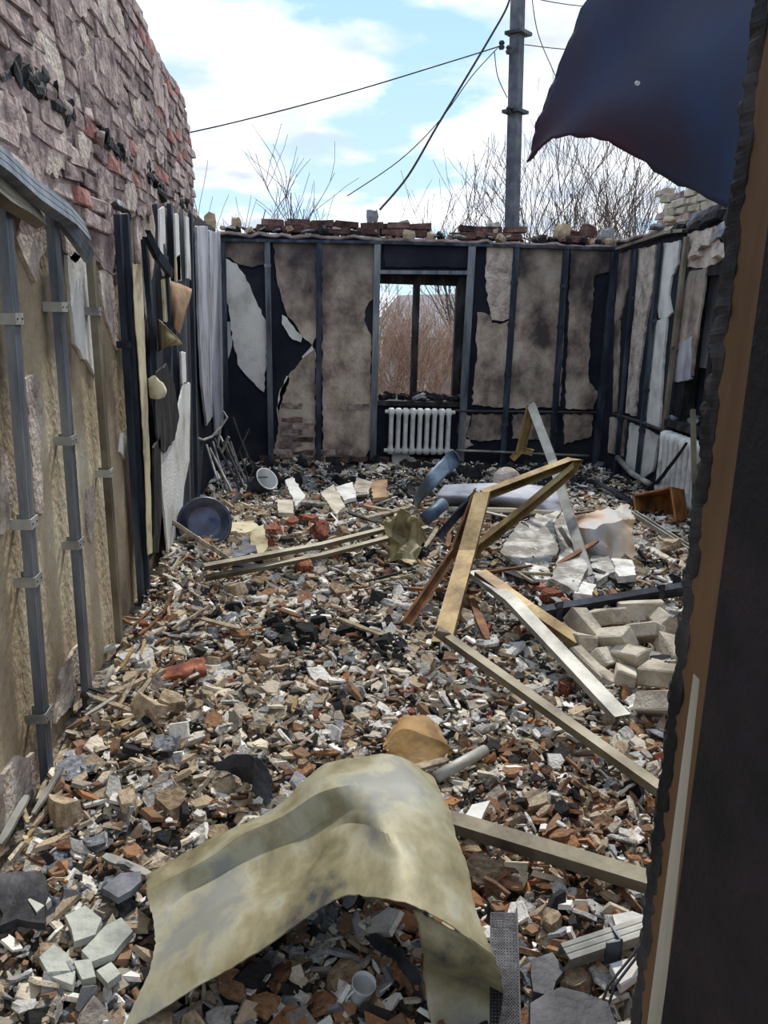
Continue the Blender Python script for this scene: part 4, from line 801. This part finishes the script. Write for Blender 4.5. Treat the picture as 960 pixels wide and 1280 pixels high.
for i in range(40):
    p = G(random.uniform(440, 720), random.uniform(615, 740), .05); splinter(p.x, p.y, random.random()*6.28, random.gauss(0, .2), random.uniform(.9, 1.7), .05)
mb = MB(); mb.tube([AT(530, 650, 5.7), AT(541, 641, 5.75), AT(554, 630, 5.85)], .05, 12); tag(mb.build('duct_stub', M_BLUE, smooth=True), 'short blue grey duct stub at the end of the parallel channels', 'duct')
lath('board', GZ(440, 652, .05), GZ(512, 634, .12), .06, .015, M_WOOD, 'grey scorched board crossing behind the yellowed sheet', 'board')
lath('board', GZ(628, 672, .05), GZ(690, 648, .10), .05, .015, M_CHAR, 'charred board lying along the edge of the cracked plaster', 'board')
lath('board', GZ(600, 668, .06), GZ(668, 652, .12), .04, .012, M_RUST, 'rusty strip under the folded channel beak', 'metal strip')
lath('board', GZ(612, 708, .05), GZ(672, 730, .05), .05, .02, M_CHAR, 'charred board below the cracked plaster slabs', 'board')
lath('board', GZ(742, 712, .08), GZ(790, 734, .05), .05, .02, M_CHAR, 'charred board wedged between plaster slabs and the strapped channel', 'board')
lath('board', GZ(588, 745, .05), GZ(610, 800, .05), .045, .015, M_RUST, 'rusty strip beside the broad golden channel foot', 'metal strip')
lath('board', GZ(500, 965, .03), GZ(560, 950, .05), .035, .012, M_WOOD, 'thin grey board behind the crumpled sheet peak', 'board')
for k, (x0, x1) in enumerate(((742, 803), (752, 808))):
    mb = MB(); a, b = GZ(x0, 1282, .03), GZ(x1, 1168, .13); mb.tube([a, a.lerp(b, .35)+Vector((-.01, 0, .02)), a.lerp(b, .7)+Vector((.01, 0, .015)), b], .0035, 5); tag(mb.build('cable', M_WIRE), 'thin black cable running up beside the doorway jamb', 'cable', 'cables beside the jamb')
# whole red brick, white bricks
o = obj('red_brick', brick_mesh('red_brick', M_RED, .21, .11, .07, .012, 500)); p = GZ(230, 842, .03); o.location = p; o.rotation_euler = (.1, -.1, .25); tag(o, 'whole worn red brick lying in the left rubble', 'brick')
wbm = [brick_mesh('white_brick', M_SIL, .22, .11, .075, .007, 510+i) for i in range(4)]
for i, (px, py, dz, rx, ry, rz, sc) in enumerate(((735, 786, .07, .2, -.5, 2.0, 1.0), (755, 772, .06, .1, .45, 2.1, 1.0), (768, 800, .09, 1.2, .4, 2.1, .9), (733, 835, .05, .3, -.5, 2.2, .95), (790, 822, .06, 1.1, .2, 1.9, .8), (803, 790, .07, .5, .4, 2.3, .9), (800, 762, .05, .2, .1, 2.9, 1.1), (828, 778, .05, .9, .0, 1.5, 1.0), (842, 815, .05, .2, -.2, 1.5, .95), (833, 845, .09, .1, .2, 2.4, .95), (828, 880, .07, .8, .3, 2.5, .9), (752, 848, .02, .2, -.2, 2.1, .8), (782, 845, .03, .1, .2, 1.2, .8), (760, 822, .03, .6, .2, .6, .8), (722, 800, .03, .2, .2, 1.8, .9))):
    o = obj('white_brick', wbm[i % 4]); o.location = GZ(px, py, dz); o.rotation_euler = (rx, ry, rz); o.scale = (sc*1.05, sc*1.1, sc*1.2)
    tag(o, 'pale silicate brick tumbled in the heap beside the burnt doorway', 'brick', 'heap of pale bricks')
# plaster slabs
def floorslab(name, pix, z, M_, label, cat, th=.03, seed=0, tilt=(0, 0), group=None, amp=.008):
    P = [G(px, py, z) for px, py in pix]; c = sum(P, Vector())/len(P); p2 = [(p.x-c.x, p.y-c.y) for p in P]
    me = slab(rag(p2, .04, amp, seed), lambda a, b: Vector((a, b, a*tilt[0]+b*tilt[1])), th, Vector((0, 0, 1)), None, .03).mesh(name, M_); fixn(me)
    o = obj(name, me); o.location = c+Vector((0, 0, H(c.x, c.y)-z+z-th*.3)); o.location.z = z-th*.5; return tag(o, label, cat, group)
SL = 'cracked slab of white plaster in the broken sheet beside the toasted curl'
for i, px in enumerate(([(624, 690), (648, 662), (670, 672), (690, 660), (699, 690), (680, 712), (650, 706)], [(692, 659), (712, 640), (722, 660), (729, 688), (702, 690)], [(702, 693), (728, 691), (735, 714), (722, 737), (688, 722)], [(737, 700), (760, 695), (770, 716), (745, 730)], [(763, 702), (790, 702), (796, 722), (772, 726)], [(655, 656), (690, 645), (704, 641), (690, 657), (670, 669)], [(728, 730), (745, 734), (740, 748), (716, 746)], [(655, 709), (684, 714), (690, 727), (668, 726)])):
    floorslab('plaster_slab', px, .12+.012*(i % 3)-.004*i, M_WHITE, SL, 'plaster', .04, i+600, (random.uniform(-.1, .1), random.uniform(0, .12)), 'cracked white plaster slabs')
FLK = 'pale grey green plaster flake lying flat in the foreground litter'
for i, px in enumerate(([(82, 1150), (108, 1136), (128, 1152), (120, 1172), (92, 1180)], [(102, 1192), (130, 1160), (152, 1150), (166, 1168), (142, 1196), (116, 1206)], [(48, 1198), (66, 1182), (84, 1192), (96, 1222), (90, 1240), (62, 1226)], [(92, 1206), (112, 1204), (120, 1222), (102, 1228)], [(34, 1128), (56, 1118), (66, 1128), (46, 1146)], [(120, 1215), (138, 1205), (152, 1222), (134, 1236)])):
    floorslab('plaster_flake', px, .035+.006*(i % 2), mat('grey green plaster', [s(128, 130, 124), s(170, 172, 162), s(192, 192, 182)], 6, .92, bump=.5, contrast=.2), FLK, 'plaster', .02, i+630, (random.uniform(-.1, .1), random.uniform(-.1, .1)), 'grey green plaster flakes')
floorslab('slate_plate', [(0, 1096), (56, 1098), (62, 1122), (58, 1156), (20, 1150), (0, 1158)], .035, M_DKSHEET, 'large dark slate plate at the foot of the left wall', 'slate', .02, 650, (.05, .1))
floorslab('slate_plate', [(126, 1112), (150, 1092), (176, 1092), (178, 1108), (146, 1130)], .05, M_GREY, 'mid grey slate plate touching the crumpled sheet corner', 'slate', .02, 651, (.1, -.1))
floorslab('slate_plate', [(660, 1258), (700, 1240), (760, 1258), (772, 1285), (700, 1290), (660, 1290)], .05, M_DKSHEET, 'broad dark slate plate by the foot of the doorway jamb', 'slate', .02, 652, (0, .1))
floorslab('slate_plate', [(664, 1205), (690, 1196), (705, 1215), (690, 1244), (666, 1240)], .06, M_DKSHEET, 'notched charcoal grey slate plate beside the perforated strip', 'slate', .015, 653, (0, .15))
floorslab('white_plate', [(568, 1036), (590, 1008), (612, 1002), (600, 1030)], .06, M_PLP, 'triangular pale plate under the wide channel end', 'plaster', .015, 654)
floorslab('white_plate', [(765, 1148), (790, 1142), (812, 1150), (806, 1168), (772, 1172)], .06, M_PLP, 'rounded white plate fragment behind the black clip channel', 'plaster', .012, 655, (0, .15))
floorslab('white_plate', [(762, 1210), (800, 1200), (808, 1216), (776, 1236)], .06, M_PLP, 'chipped white plate in front of the black clip channel', 'plaster', .02, 656, (0, .1))
# sheets
def sheet(name, pix, M_, label, wob=.02, th=.003, seed=0, sub=6, rg=.003, cat='sheet'):
    return tag(gridsheet(name, [[GZ(*q) for q in r] for r in pix], M_, None, sub, th, wob, 9, seed, rg, True), label, cat)
sheet('curled_sheet', [[(718, 650, .22), (735, 642, .28), (760, 637, .30), (786, 632, .28)], [(718, 662, .24), (738, 660, .27), (762, 654, .28), (790, 648, .27)], [(724, 678, .15), (742, 680, .18), (766, 676, .18), (792, 668, .18)], [(736, 698, .05), (752, 702, .05), (770, 704, .05), (792, 698, .05)]], M_CURL, 'curled white sheet toasted brown on top beside the cracked plaster', .03, .006, 1)
sheet('ochre_sheet', [[(488, 912, .04), (503, 896, .06), (526, 896, .05), (548, 910, .04)], [(480, 932, .05), (500, 914, .09), (530, 918, .08), (560, 930, .05)], [(484, 946, .02), (506, 950, .03), (538, 956, .03), (566, 938, .02)]], M_OCHRE, 'bent ochre metal sheet just behind the crumpled foreground sheet', .012, .004, 2, 6, .006)
yb = 5.3
tag(gridsheet('yellow_sheet', [[AT(480, 652, yb), AT(498, 640, yb+.1), AT(520, 646, yb), AT(532, 655, yb-.05)], [AT(482, 672, yb-.05), AT(500, 668, yb+.08), AT(518, 670, yb-.06), AT(530, 672, yb)], [GZ(484, 692, .04), GZ(500, 700, .06), GZ(512, 708, .04), GZ(522, 698, .04)]], M_YSHEET, None, 10, .004, .05, 13, 5, .008, True), 'crumpled yellowed sheet standing behind the parallel channels', 'sheet')
tag(gridsheet('blue_sheet', [[GZ(516, 625, .04), AT(530, 598, 6.3), AT(555, 572, 6.5), AT(566, 563, 6.5), AT(572, 566, 6.45)], [GZ(520, 636, .04), AT(540, 612, 6.2), AT(566, 588, 6.4), AT(574, 580, 6.45), AT(576, 574, 6.4)]], M_BLUE, None, 6, .006, .01, 5, 6, .004), 'bent blue grey metal sheet propped before the back radiator', 'sheet')
sheet('dark_scale_plate', [[(266, 950, .10), (290, 944, .12), (320, 946, .14)], [(270, 958, .08), (294, 958, .09), (322, 962, .10)], [(276, 966, .03), (298, 972, .03), (320, 982, .03)]], M_DKSHEET, 'dark curled plate casting a deep shadow behind the crumpled sheet', .02, .006, 7)
sheet('dark_scale_plate', [[(318, 946, .16), (326, 950, .15), (340, 974, .10)], [(318, 964, .10), (326, 974, .09), (342, 992, .05)], [(316, 990, .03), (328, 1000, .02), (338, 1008, .02)]], M_GREY, 'grey bent plate leaning against the dark curled plate', .015, .006, 8)
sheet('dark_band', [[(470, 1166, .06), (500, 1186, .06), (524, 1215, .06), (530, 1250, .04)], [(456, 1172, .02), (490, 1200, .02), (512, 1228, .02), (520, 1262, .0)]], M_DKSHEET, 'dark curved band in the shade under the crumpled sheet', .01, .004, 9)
# perforated strip
ps = empty('perforated_strip', tuple(GZ(630, 1280, .0))); tag(ps, 'grey perforated metal strip standing beside the crumpled sheet', 'metal strip')
pt, pbt = GZ(630, 1142, .17), G(632, 1300, .10); cols_, rws = 9, 40; mb = MB(); ux = Vector((1, -.1, 0)).normalized()*.066; dv = pbt-pt; nn = ux.cross(dv).normalized()
for r_ in range(rws+1):
    for k in (0,): mb.box((-.5, -.30/rws, -.0015), (.5, .30/rws, .0015), Matrix.Translation(pt+dv*r_/rws) @ Matrix((tuple(ux), tuple(dv), tuple(nn))).transposed().to_4x4())
for k in range(cols_+1):
    mb.box((-.30/cols_, 0, -.0015), (.30/cols_, 1, .0015), Matrix.Translation(pt+ux*(k/cols_-.5)) @ Matrix((tuple(ux), tuple(dv), tuple(nn))).transposed().to_4x4())
mb.build('perforated_web', M_DKSHEET, ps)
mb = MB(); mb.box((.48, -.06, -.002), (.52, 1, .022), Matrix.Translation(pt) @ Matrix((tuple(ux), tuple(dv), tuple(nn))).transposed().to_4x4()); mb.build('folded_edge', M_DKSHEET, ps)
# pot
pc = AT(256, 654, 5.42); ax = Vector((.22, -.9, .30)).normalized(); Mp = Matrix.Translation(pc) @ rotto(ax)
e = empty('round_pot', (pc.x, pc.y, -.03)); tag(e, 'big round dark heat blued pot lying on its side near the left wall', 'pot')
mb = MB(); mb.lathe([(0.0, -.30), (.165, -.30), (.172, -.28), (.175, -.02), (.172, .0), (.168, -.008), (.166, -.27)], 40, Mp); mb.build('body', M_POT, e, True)
mb = MB(); mb.lathe([(0.0, -.012), (.06, -.016), (.13, -.02), (.16, -.008), (.172, .004), (.177, .0), (.177, -.012), (.0, -.03)], 40, Mp); mb.build('base_disc', M_POT, e, True)
mb = MB(); mb.lathe([(.174, -.03), (.182, -.02), (.182, -.006), (.174, .003)], 40, Mp); mb.build('rim', M_DKCH, e, True)
# bucket
pc = AT(330, 602, 7.3); ax = Vector((.55, -.55, .62)).normalized(); Mp = Matrix.Translation(pc) @ rotto(ax)
e = empty('bucket', (pc.x, pc.y, -.1)); tag(e, 'small blue grey bucket with a white inside tilted by the back wall', 'bucket')
mb = MB(); mb.lathe([(.0, -.16), (.075, -.16), (.102, .05), (.108, .055)], 28, Mp); mb.build('body', M_BLUE, e, True)
mb = MB(); mb.lathe([(.0, -.14), (.07, -.14), (.099, .054), (.109, .058), (.112, .050), (.106, .045)], 28, Mp); mb.build('enamel_inside', M_ENAM, e, True)
mb = MB(); mb.tube([Mp @ Vector((.109*math.cos(a), .109*.6*math.sin(a)+.0, .045-.09*math.sin(a))) for a in [math.pi*i/14 for i in range(15)]], .005, 6); mb.build('handle', M_DKCH, e)
# mug in the front
pc = GZ(452, 1238, .05); Mp = Matrix.Translation(pc) @ rotto((.15, -.25, .9))
e = empty('enamel_mug', (pc.x, pc.y, pc.z-.04)); tag(e, 'small white enamel mug standing under the crumpled sheet edge', 'mug')
mb = MB(); mb.lathe([(.0, -.045), (.026, -.045), (.028, .0), (.029, .032), (.0305, .033), (.030, .028), (.026, .0), (.024, -.04), (.0, -.04)], 24, Mp); mb.build('body', M_ENAM, e, True)
mb = MB(); mb.tube([Mp @ Vector((-.027-.018*math.sin(a), 0, .02-.045*(a/math.pi))) for a in [math.pi*i/10 for i in range(11)]], .0035, 6); mb.build('handle', M_ENAM, e)
# box
c = GZ(826, 636, .12); e = empty('scorched_box', (c.x, c.y, c.z-.15)); tag(e, 'scorched orange brown wooden box tipped over by the right radiator', 'box')
Mb = Matrix.Translation(c) @ Euler((-.25, -.35, -.75)).to_matrix().to_4x4()
for nm, lo, hi in (('side_board', (-.17, -.14, -.14), (-.155, .14, .14)), ('side_board', (.155, -.14, -.14), (.17, .14, .14)), ('top_board', (-.17, -.14, .13), (.17, .14, .145)), ('back_board', (-.17, .125, -.14), (.17, .14, .14)), ('bottom_board', (-.17, -.14, -.145), (.17, .14, -.13))):
    mb = MB(); mb.box(lo, hi, Mb); mb.build(nm, M_BOX, e)
o = obj('rusty_lump', chunk_mesh('rusty_lump', M_RUST, (.24, .16, .14), 8, 700)); o.location = GZ(848, 606, .18)+Vector((.05, -.1, 0)); o.rotation_euler = (.3, .4, .2); tag(o, 'dark rusty lump resting on the orange brown box', 'metal scrap')
# long pale casing and round lid by the back wall
e = empty('metal_casing', tuple(GZ(625, 632, 0))); tag(e, 'long pale blue grey metal casing lying before the back wall', 'metal casing')
gridsheet('cover', [[AT(556, 606, 6.9), AT(620, 604, 6.9), AT(696, 610, 6.85)], [AT(548, 616, 6.65), AT(620, 616, 6.62), AT(702, 624, 6.6)], [AT(548, 622, 6.58), AT(620, 624, 6.55), AT(702, 632, 6.52)], [GZ(548, 634, .03), GZ(620, 636, .03), GZ(702, 644, .03)]], M_LAV, e, 5, .006, .012, 5, 11)
gridsheet('front_rail', [[AT(560, 634, 6.5), AT(640, 636, 6.45), AT(700, 640, 6.4)], [AT(560, 640, 6.45), AT(640, 643, 6.4), AT(700, 647, 6.35)]], M_STUDG, e, 4, .02, .005, 5, 12)
pc = AT(634, 600, 7.2); Mp = Matrix.Translation(pc) @ rotto((-.1, -.85, .5))
mb = MB(); mb.lathe([(.0, .05), (.06, .045), (.11, .02), (.125, -.01), (.13, -.012), (.125, -.022), (.105, .008), (.0, .035)], 28, Mp); tag(mb.build('domed_dish', M_PLR, smooth=True), 'round domed pale dish propped behind the metal casing', 'dish')
# twisted wire chair frame in the far left corner
e = empty('wire_rack', tuple(GZ(285, 620, .0))); tag(e, 'tangled burnt wire rack collapsed in the far left corner', 'wire rack')
for i, (a, b, yy) in enumerate((((268, 548), (300, 612), 7.1), ((275, 545), (304, 606), 7.15), ((283, 548), (300, 590), 7.2), ((262, 560), (290, 615), 7.0), ((288, 552), (303, 596), 7.25), ((271, 590), (282, 618), 7.0), ((280, 552), (306, 612), 7.1), ((266, 552), (284, 612), 7.05), ((290, 560), (306, 600), 7.2), ((258, 556), (272, 600), 7.0))):
    mb = MB(); mb.tube([AT(*a, yy+.15), AT(*b, yy-.1)], .011, 6); mb.build('wire_rod', M_GREYCH if i % 2 else M_PIPE, e)
mb = MB(); mb.tube([AT(246, 547, 6.95), AT(254, 550, 7.0), AT(265, 546, 7.1), AT(276, 534, 7.2), AT(284, 522, 7.25), AT(280, 514, 7.3), AT(276, 530, 7.25), AT(272, 560, 7.2)], .011, 6); mb.build('bent_hoop', M_GREYCH, e)
mb = MB(); mb.tube([AT(277, 566, 7.15), AT(286, 546, 7.15)], .014, 6); mb.build('cross_bar', M_GREYCH, e)
mb = MB(); mb.tube([AT(282, 640, 6.7), AT(300, 618, 6.9)], .025, 6); tag(mb.build('pipe_stub', M_PIPE), 'short sooty pipe stub beside the dark round pot', 'pipe')
for i, (px, py, l_) in enumerate(((306, 590, .5), (312, 600, .4), (300, 600, .6), (296, 575, .7))):
    p = GZ(px, 622, .0); mb = MB(); mb.tube([p, p+Vector((random.uniform(-.1, .1), .1, l_*.5)), p+Vector((random.uniform(-.15, .1), .12, l_))], .008, 5); tag(mb.build('bent_wire', M_PIPE), 'thin burnt wire sticking up beside the collapsed wire rack', 'wire', 'wires by the rack')
# charred heap pieces by back wall corner and under the window
random.seed(55)
for i in range(46):
    px = random.uniform(300, 800); p = G(px, random.uniform(578, 612), -.1)
    if p.y > D-.15: p.y = D-.15-random.random()*.4
    if p.x > XR-.1: continue
    frag(random.choice(('charcoal_lump', 'charcoal_lump', 'slate_shard')), p.x, p.y, random.uniform(.14, .3), tilt=.5)
floorslab('cream_board', [(286, 655), (318, 652), (326, 662), (306, 668), (286, 666)], .05, M_CREAM, 'flat cream board beside the dark round pot', 'board', .02, 660)
floorslab('cream_board', [(315, 672), (330, 668), (335, 682), (322, 692), (312, 684)], .06, M_CREAM, 'small cream board leaning at the end of the long channels', 'board', .02, 661, (0, .3))
floorslab('grey_plate', [(284, 674), (316, 672), (322, 690), (290, 700)], .05, M_GREY, 'mottled grey plate between the pot and the long channels', 'plate', .02, 662)
for i, px in enumerate(([(356, 603), (366, 600), (382, 622), (370, 632)], [(400, 620), (416, 610), (432, 632), (420, 642)], [(418, 612), (440, 606), (446, 622), (430, 626)], [(446, 600), (466, 606), (460, 618), (440, 614)], [(462, 604), (484, 604), (484, 622), (466, 622)], [(346, 628), (366, 628), (368, 642), (348, 642)])):
    floorslab('plaster_board_piece', px, .06, (M_SIL if i % 2 else M_PLP) if i != 4 else M_TANP, 'angular pale board piece in the heap before the back wall' if i != 4 else 'peach coloured board piece in the heap before the back wall', 'board', .03, 670+i, (random.uniform(-.15, .15), .05), 'pale board pieces at the back' if i != 4 else None)
# loose lumps on the wall tops
for i, (px, py, sz, mm, lb) in enumerate(((466, 269, .17, M_GREY, 'grey stone block lying on top of the back wall'), (295, 270, .14, M_TAN, 'upright tan chunk on the back wall near the corner'), (615, 286, .2, M_WHITE, 'pale plaster shard leaning on the back wall top bricks'), (704, 284, .26, M_TAN, 'rounded pale lump on the back wall top near the right corner'), (760, 290, .22, M_GREY, 'grey lump on the back wall top at the right corner'), (735, 289, .2, M_BTOP, 'dark brick lump on the back wall top by the rounded pale lump'), (505, 282, .14, M_WHITE, 'small white shard stuck on the back wall top'), (262, 276, .2, M_TAN, 'brown lump where the brick gable meets the back wall'))):
    p = BK(px, py, -.1); o = obj('wall_top_lump', chunk_mesh('wall_top_lump', mm, (sz, sz*.8, sz*.7), 8, 720+i, .18)); o.location = (p.x, p.y, min(max(ZT+sz*.3, p.z), ZT+(.20 if px in (466, 615, 735, 505) else .08)+sz*.1)); o.rotation_euler = (random.uniform(-.3, .3), random.uniform(-.3, .3), random.random()*6); tag(o, lb, 'stone')
random.seed(77)
for i in range(90):
    x = random.uniform(XL+.05, XR-.05); o = obj('wall_top_scrap', KM[random.choice(('plaster_fragment', 'charcoal_lump', 'slate_shard', 'clay_lump', 'charcoal_lump'))][i % 7])
    q = random.uniform(.08, .2); o.scale = (q, q, q*.8); o.location = (x, D+random.uniform(-.0, .14), ZT+.01+random.uniform(0, .03)); o.rotation_euler = (random.gauss(0, .3), random.gauss(0, .3), random.random()*6); tag(o, 'small broken scrap of plaster or char lying on the back wall top', 'scrap', 'scraps on the back wall top')

# ============================================================ ROOF SHEET OVER THE DOORWAY
def rs(l): return [AT(px, py, y) for px, py, y in l]
ys = (2.0, 1.9, 1.78, 1.62, 1.46, 1.26)
rows = [rs([(px, py, y-k*.03) for (px, py), y in zip(r, ys)]) for k, r in enumerate((
    [(661, 204), (690, 176), (746, 176), (832, 218), (895, 250), (960, 275)], [(672, 160), (715, 140), (765, 135), (840, 165), (905, 190), (975, 210)], [(698, 92), (745, 75), (800, 70), (860, 85), (925, 100), (1000, 110)],
    [(736, -6), (780, -20), (840, -20), (900, -20), (960, -20), (1040, -20)], [(800, -160), (840, -165), (890, -170), (950, -180), (1010, -185), (1080, -190)]))]
rf = empty('roof_sheet', tuple(AT(1000, 80, 1.22))); tag(rf, 'bent navy and maroon roofing sheet hanging over the doorway', 'roofing')
gridsheet('bent_sheet', rows, M_ROOF, rf, 7, .004, .012, 3, 8, .004)
mb = MB(); p = AT(797, 104, 1.60); mb.lathe([(.0, .002), (.004, .002), (.004, -.004), (.0, -.004)], 10, Matrix.Translation(AT(797, 104, 1.55)) @ rotto((0, -1, -.3))); mb.build('sky_hole_disc', M_ENAM, rf)  # added white disc, imitates bright sky showing through a small hole in the sheet
mb = MB(); mb.box((.62, .98, 2.18), (XR, 1.2, 2.34)); mb.build('roof_rail', M_CHAR, rf)

# ============================================================ OUTSIDE
# utility pole and wires
pw = AT(640, 280, 11.2); pt = AT(649, -60, 11.2); e = empty('utility_pole', (pw.x, pw.y, -.4)); tag(e, 'grey concrete utility pole rising behind the back wall', 'utility pole')
bt = pw+(pw-pt).normalized()*3.0; mb = MB()
mb.tube([Vector((bt.x, bt.y, -.4)), Vector(((bt.x+pw.x)/2, pw.y, pw.z*.5)), pw, pt, pt+(pt-pw)*.35], .115, 4, .085); mb.build('shaft', M_CONC, e)
for py_ in (42, 140):
    c = AT(648-(py_-42)*.04, py_, 11.2); mb = MB(); mb.box((-.125, -.125, -.02), (.125, .125, .02), Matrix.Translation(c) @ Matrix.Rotation(.78, 4, 'Z')); mb.build('clamp_band', M_DKCH, e)
for px_, py_ in ((627, 56), (636, 138), (636, 62)):
    c = AT(px_, py_, 11.1); mb = MB(); mb.lathe([(.0, .05), (.025, .045), (.04, .02), (.025, .0), (.042, -.02), (.03, -.05), (.0, -.05)], 10, Matrix.Translation(c)); mb.build('insulator', M_DKCH, e)
def wire(pix, label, r=.008):
    cu = [AT(px, py, y) for px, py, y in pix]; pts = []
    for i in range(len(cu)-1):
        g = lambda j: cu[min(max(j, 0), len(cu)-1)]
        for t in range(6): pts.append(crom(g(i-1), g(i), g(i+1), g(i+2), t/6))
    mb = MB(); mb.tube(pts+[cu[-1]], r, 5); return tag(mb.build('overhead_wire', M_WIRE), label, 'wire')
wire([(627, 57, 11.1), (560, 78, 10.9), (420, 120, 10.5), (240, 165, 10.0), (60, 196, 9.6)], 'long overhead wire sagging from the pole across the sky past the brick gable')
wire([(640, -20, 11.1), (634, 8, 11.0), (612, 48, 10.8), (578, 105, 10.5), (545, 160, 10.2), (510, 220, 9.9), (475, 262, 9.6)], 'thick twisted cable dropping from the pole to the back wall top', .013)
wire([(622, 60, 11.1), (590, 95, 10.7), (550, 150, 10.3), (500, 200, 10.2), (434, 245, 10.0)], 'thin slack wire dropping beside the twisted cable', .006)
wire([(618, 64, 11.1), (622, 95, 11.0), (634, 122, 11.1)], 'short looped wire hanging on the pole between its clamps', .006)
wire([(664, -10, 11.2), (672, 40, 11.5), (690, 85, 12), (720, 150, 13)], 'thin wire dropping right of the pole behind the roof sheet', .006)
wire([(656, 56, 11.2), (740, 62, 12), (900, 50, 13)], 'level wire leading from the pole behind the roof sheet', .006)
wire([(655, -5, 11.2), (730, 8, 12), (900, 20, 14)], 'upper level wire leading right from the pole', .006)
# bare trees
def tree(name, base, height, spread, nst, depth, M_, label, seed, r0=.035, cat='tree', group=None, up=.5, rmin=.004):
    r = random.Random(seed); mb = MB(); e = empty(name, tuple(base)); tag(e, label, cat, group); tr = MB()
    def grow(p, d, ln, rad, lev, tgt):
        k = 4; pts = [p]
        for i in range(k):
            d = (d+Vector((r.gauss(0, .10), r.gauss(0, .10), r.gauss(0.05, .08)))).normalized(); pts.append(pts[-1]+d*ln/k)
        tgt.tube(pts, rad, 3 if lev else 5, max(rad*.55, rmin), False)
        if lev >= depth: return
        for i in range(r.randint(3, 5)):
            t = r.uniform(.25, 1); q = pts[min(int(t*k), k-1)].lerp(pts[min(int(t*k)+1, k)], t*k-int(t*k)); a = r.random()*6.28
            nd = (d*1.0+Vector((math.cos(a), math.sin(a), 0))*r.uniform(.45, 1.0)+Vector((0, 0, up*r.random()))).normalized()
            grow(q, nd, ln*r.uniform(.45, .75), max(rad*.55, rmin), lev+1, mb)
    for i in range(nst):
        a = r.random()*6.28; d = Vector((math.cos(a)*spread*r.uniform(.3, 1), math.sin(a)*spread*.6, 1)).normalized()
        grow(Vector(base)+Vector((math.cos(a), math.sin(a), 0))*.12*nst**.5*r.random(), d, height*r.uniform(.5, .72), r0, 0, tr)
    tr.build('trunk', M_, e); mb.build('branches', M_, e); return e
def tb_(px, y): p = AT(px, 300, y); return Vector((p.x, y, -.42))
tree('bare_tree', tb_(305, 15), 4.5, .25, 2, 3, M_TWIG, 'slim bare tree standing beyond the wall next to the brick gable', 1, .03)
tree('bare_tree', tb_(385, 14.5), 4.2, .5, 3, 3, M_TWIG, 'low spreading bare tree behind the middle of the back wall', 2, .03)
tree('bare_tree', tb_(600, 15), 4.4, .55, 4, 3, M_TWIG, 'bare tree with arching twigs just left of the utility pole', 3, .03)
for i, (px, y, h) in enumerate(((668, 14.5, 4.8), (700, 15.5, 5.4), (735, 14, 5.0), (770, 15, 5.4), (805, 16, 5.4), (850, 15, 5.0))):
    tree('bare_shrub', tb_(px, y), h, .25, 4, 3, M_TWIG, 'tall bushy bare shrub with upright twigs growing right of the utility pole', 10+i, .022, 'shrub', 'tall shrubs right of the pole', .8)
for i, (px, y, h) in enumerate(((480, 12.5, 1.9), (512, 13, 2.0), (540, 12.6, 1.9), (568, 13, 2.2), (500, 14.5, 2.2), (552, 14.5, 2.3))):
    tree('dry_bush', tb_(px, y), h, .6, 5, 3, M_TWIG2, 'dry rusty brown bush seen through the open back window', 30+i, .014, 'bush', 'dry bushes outside the window', .5, .004)
# shed
sx0, sx1 = AT(500, 380, 20).x, AT(640, 380, 20).x; zr = AT(560, 370, 20).z; zl = AT(488, 415, 20).z
e = empty('shed', ((sx0+sx1)/2, 21, -.4)); tag(e, 'low grey brown shed beyond the bushes outside the back window', 'shed')
mb = MB(); mb.box((sx0-.1, 20, -.4), (sx1, 23, zl-.05)); mb.build('wall', M_SHED, e)
mb = MB(); mb.add([(sx0-.5, 19.8, zl-.1), (sx1+.3, 19.8, zl-.1), (sx1+.3, 21.5, zr+.15), (sx0+.1, 21.5, zr), (sx0-.5, 23.2, zl-.1), (sx1+.3, 23.2, zl-.1), (sx0-.5, 19.8, zl-.18), (sx1+.3, 19.8, zl-.18), (sx1+.3, 23.2, zl-.18), (sx0-.5, 23.2, zl-.18)], [(0, 1, 2, 3), (3, 2, 5, 4), (6, 9, 8, 7), (0, 6, 7, 1), (4, 5, 8, 9), (0, 3, 4, 9, 6), (1, 7, 8, 5, 2)]); mb.build('roof', M_SHEDR, e)
mb = MB()
p = AT(528, 480, 17.0); mb.box((p.x-.12, 17.0, -.4), (p.x+.12, 17.1, p.z+.05)); tag(mb.build('fence_post', M_PLP), 'pale short post outside the back window', 'post')
print('bricks on left wall', nb, 'fragments', cnt)
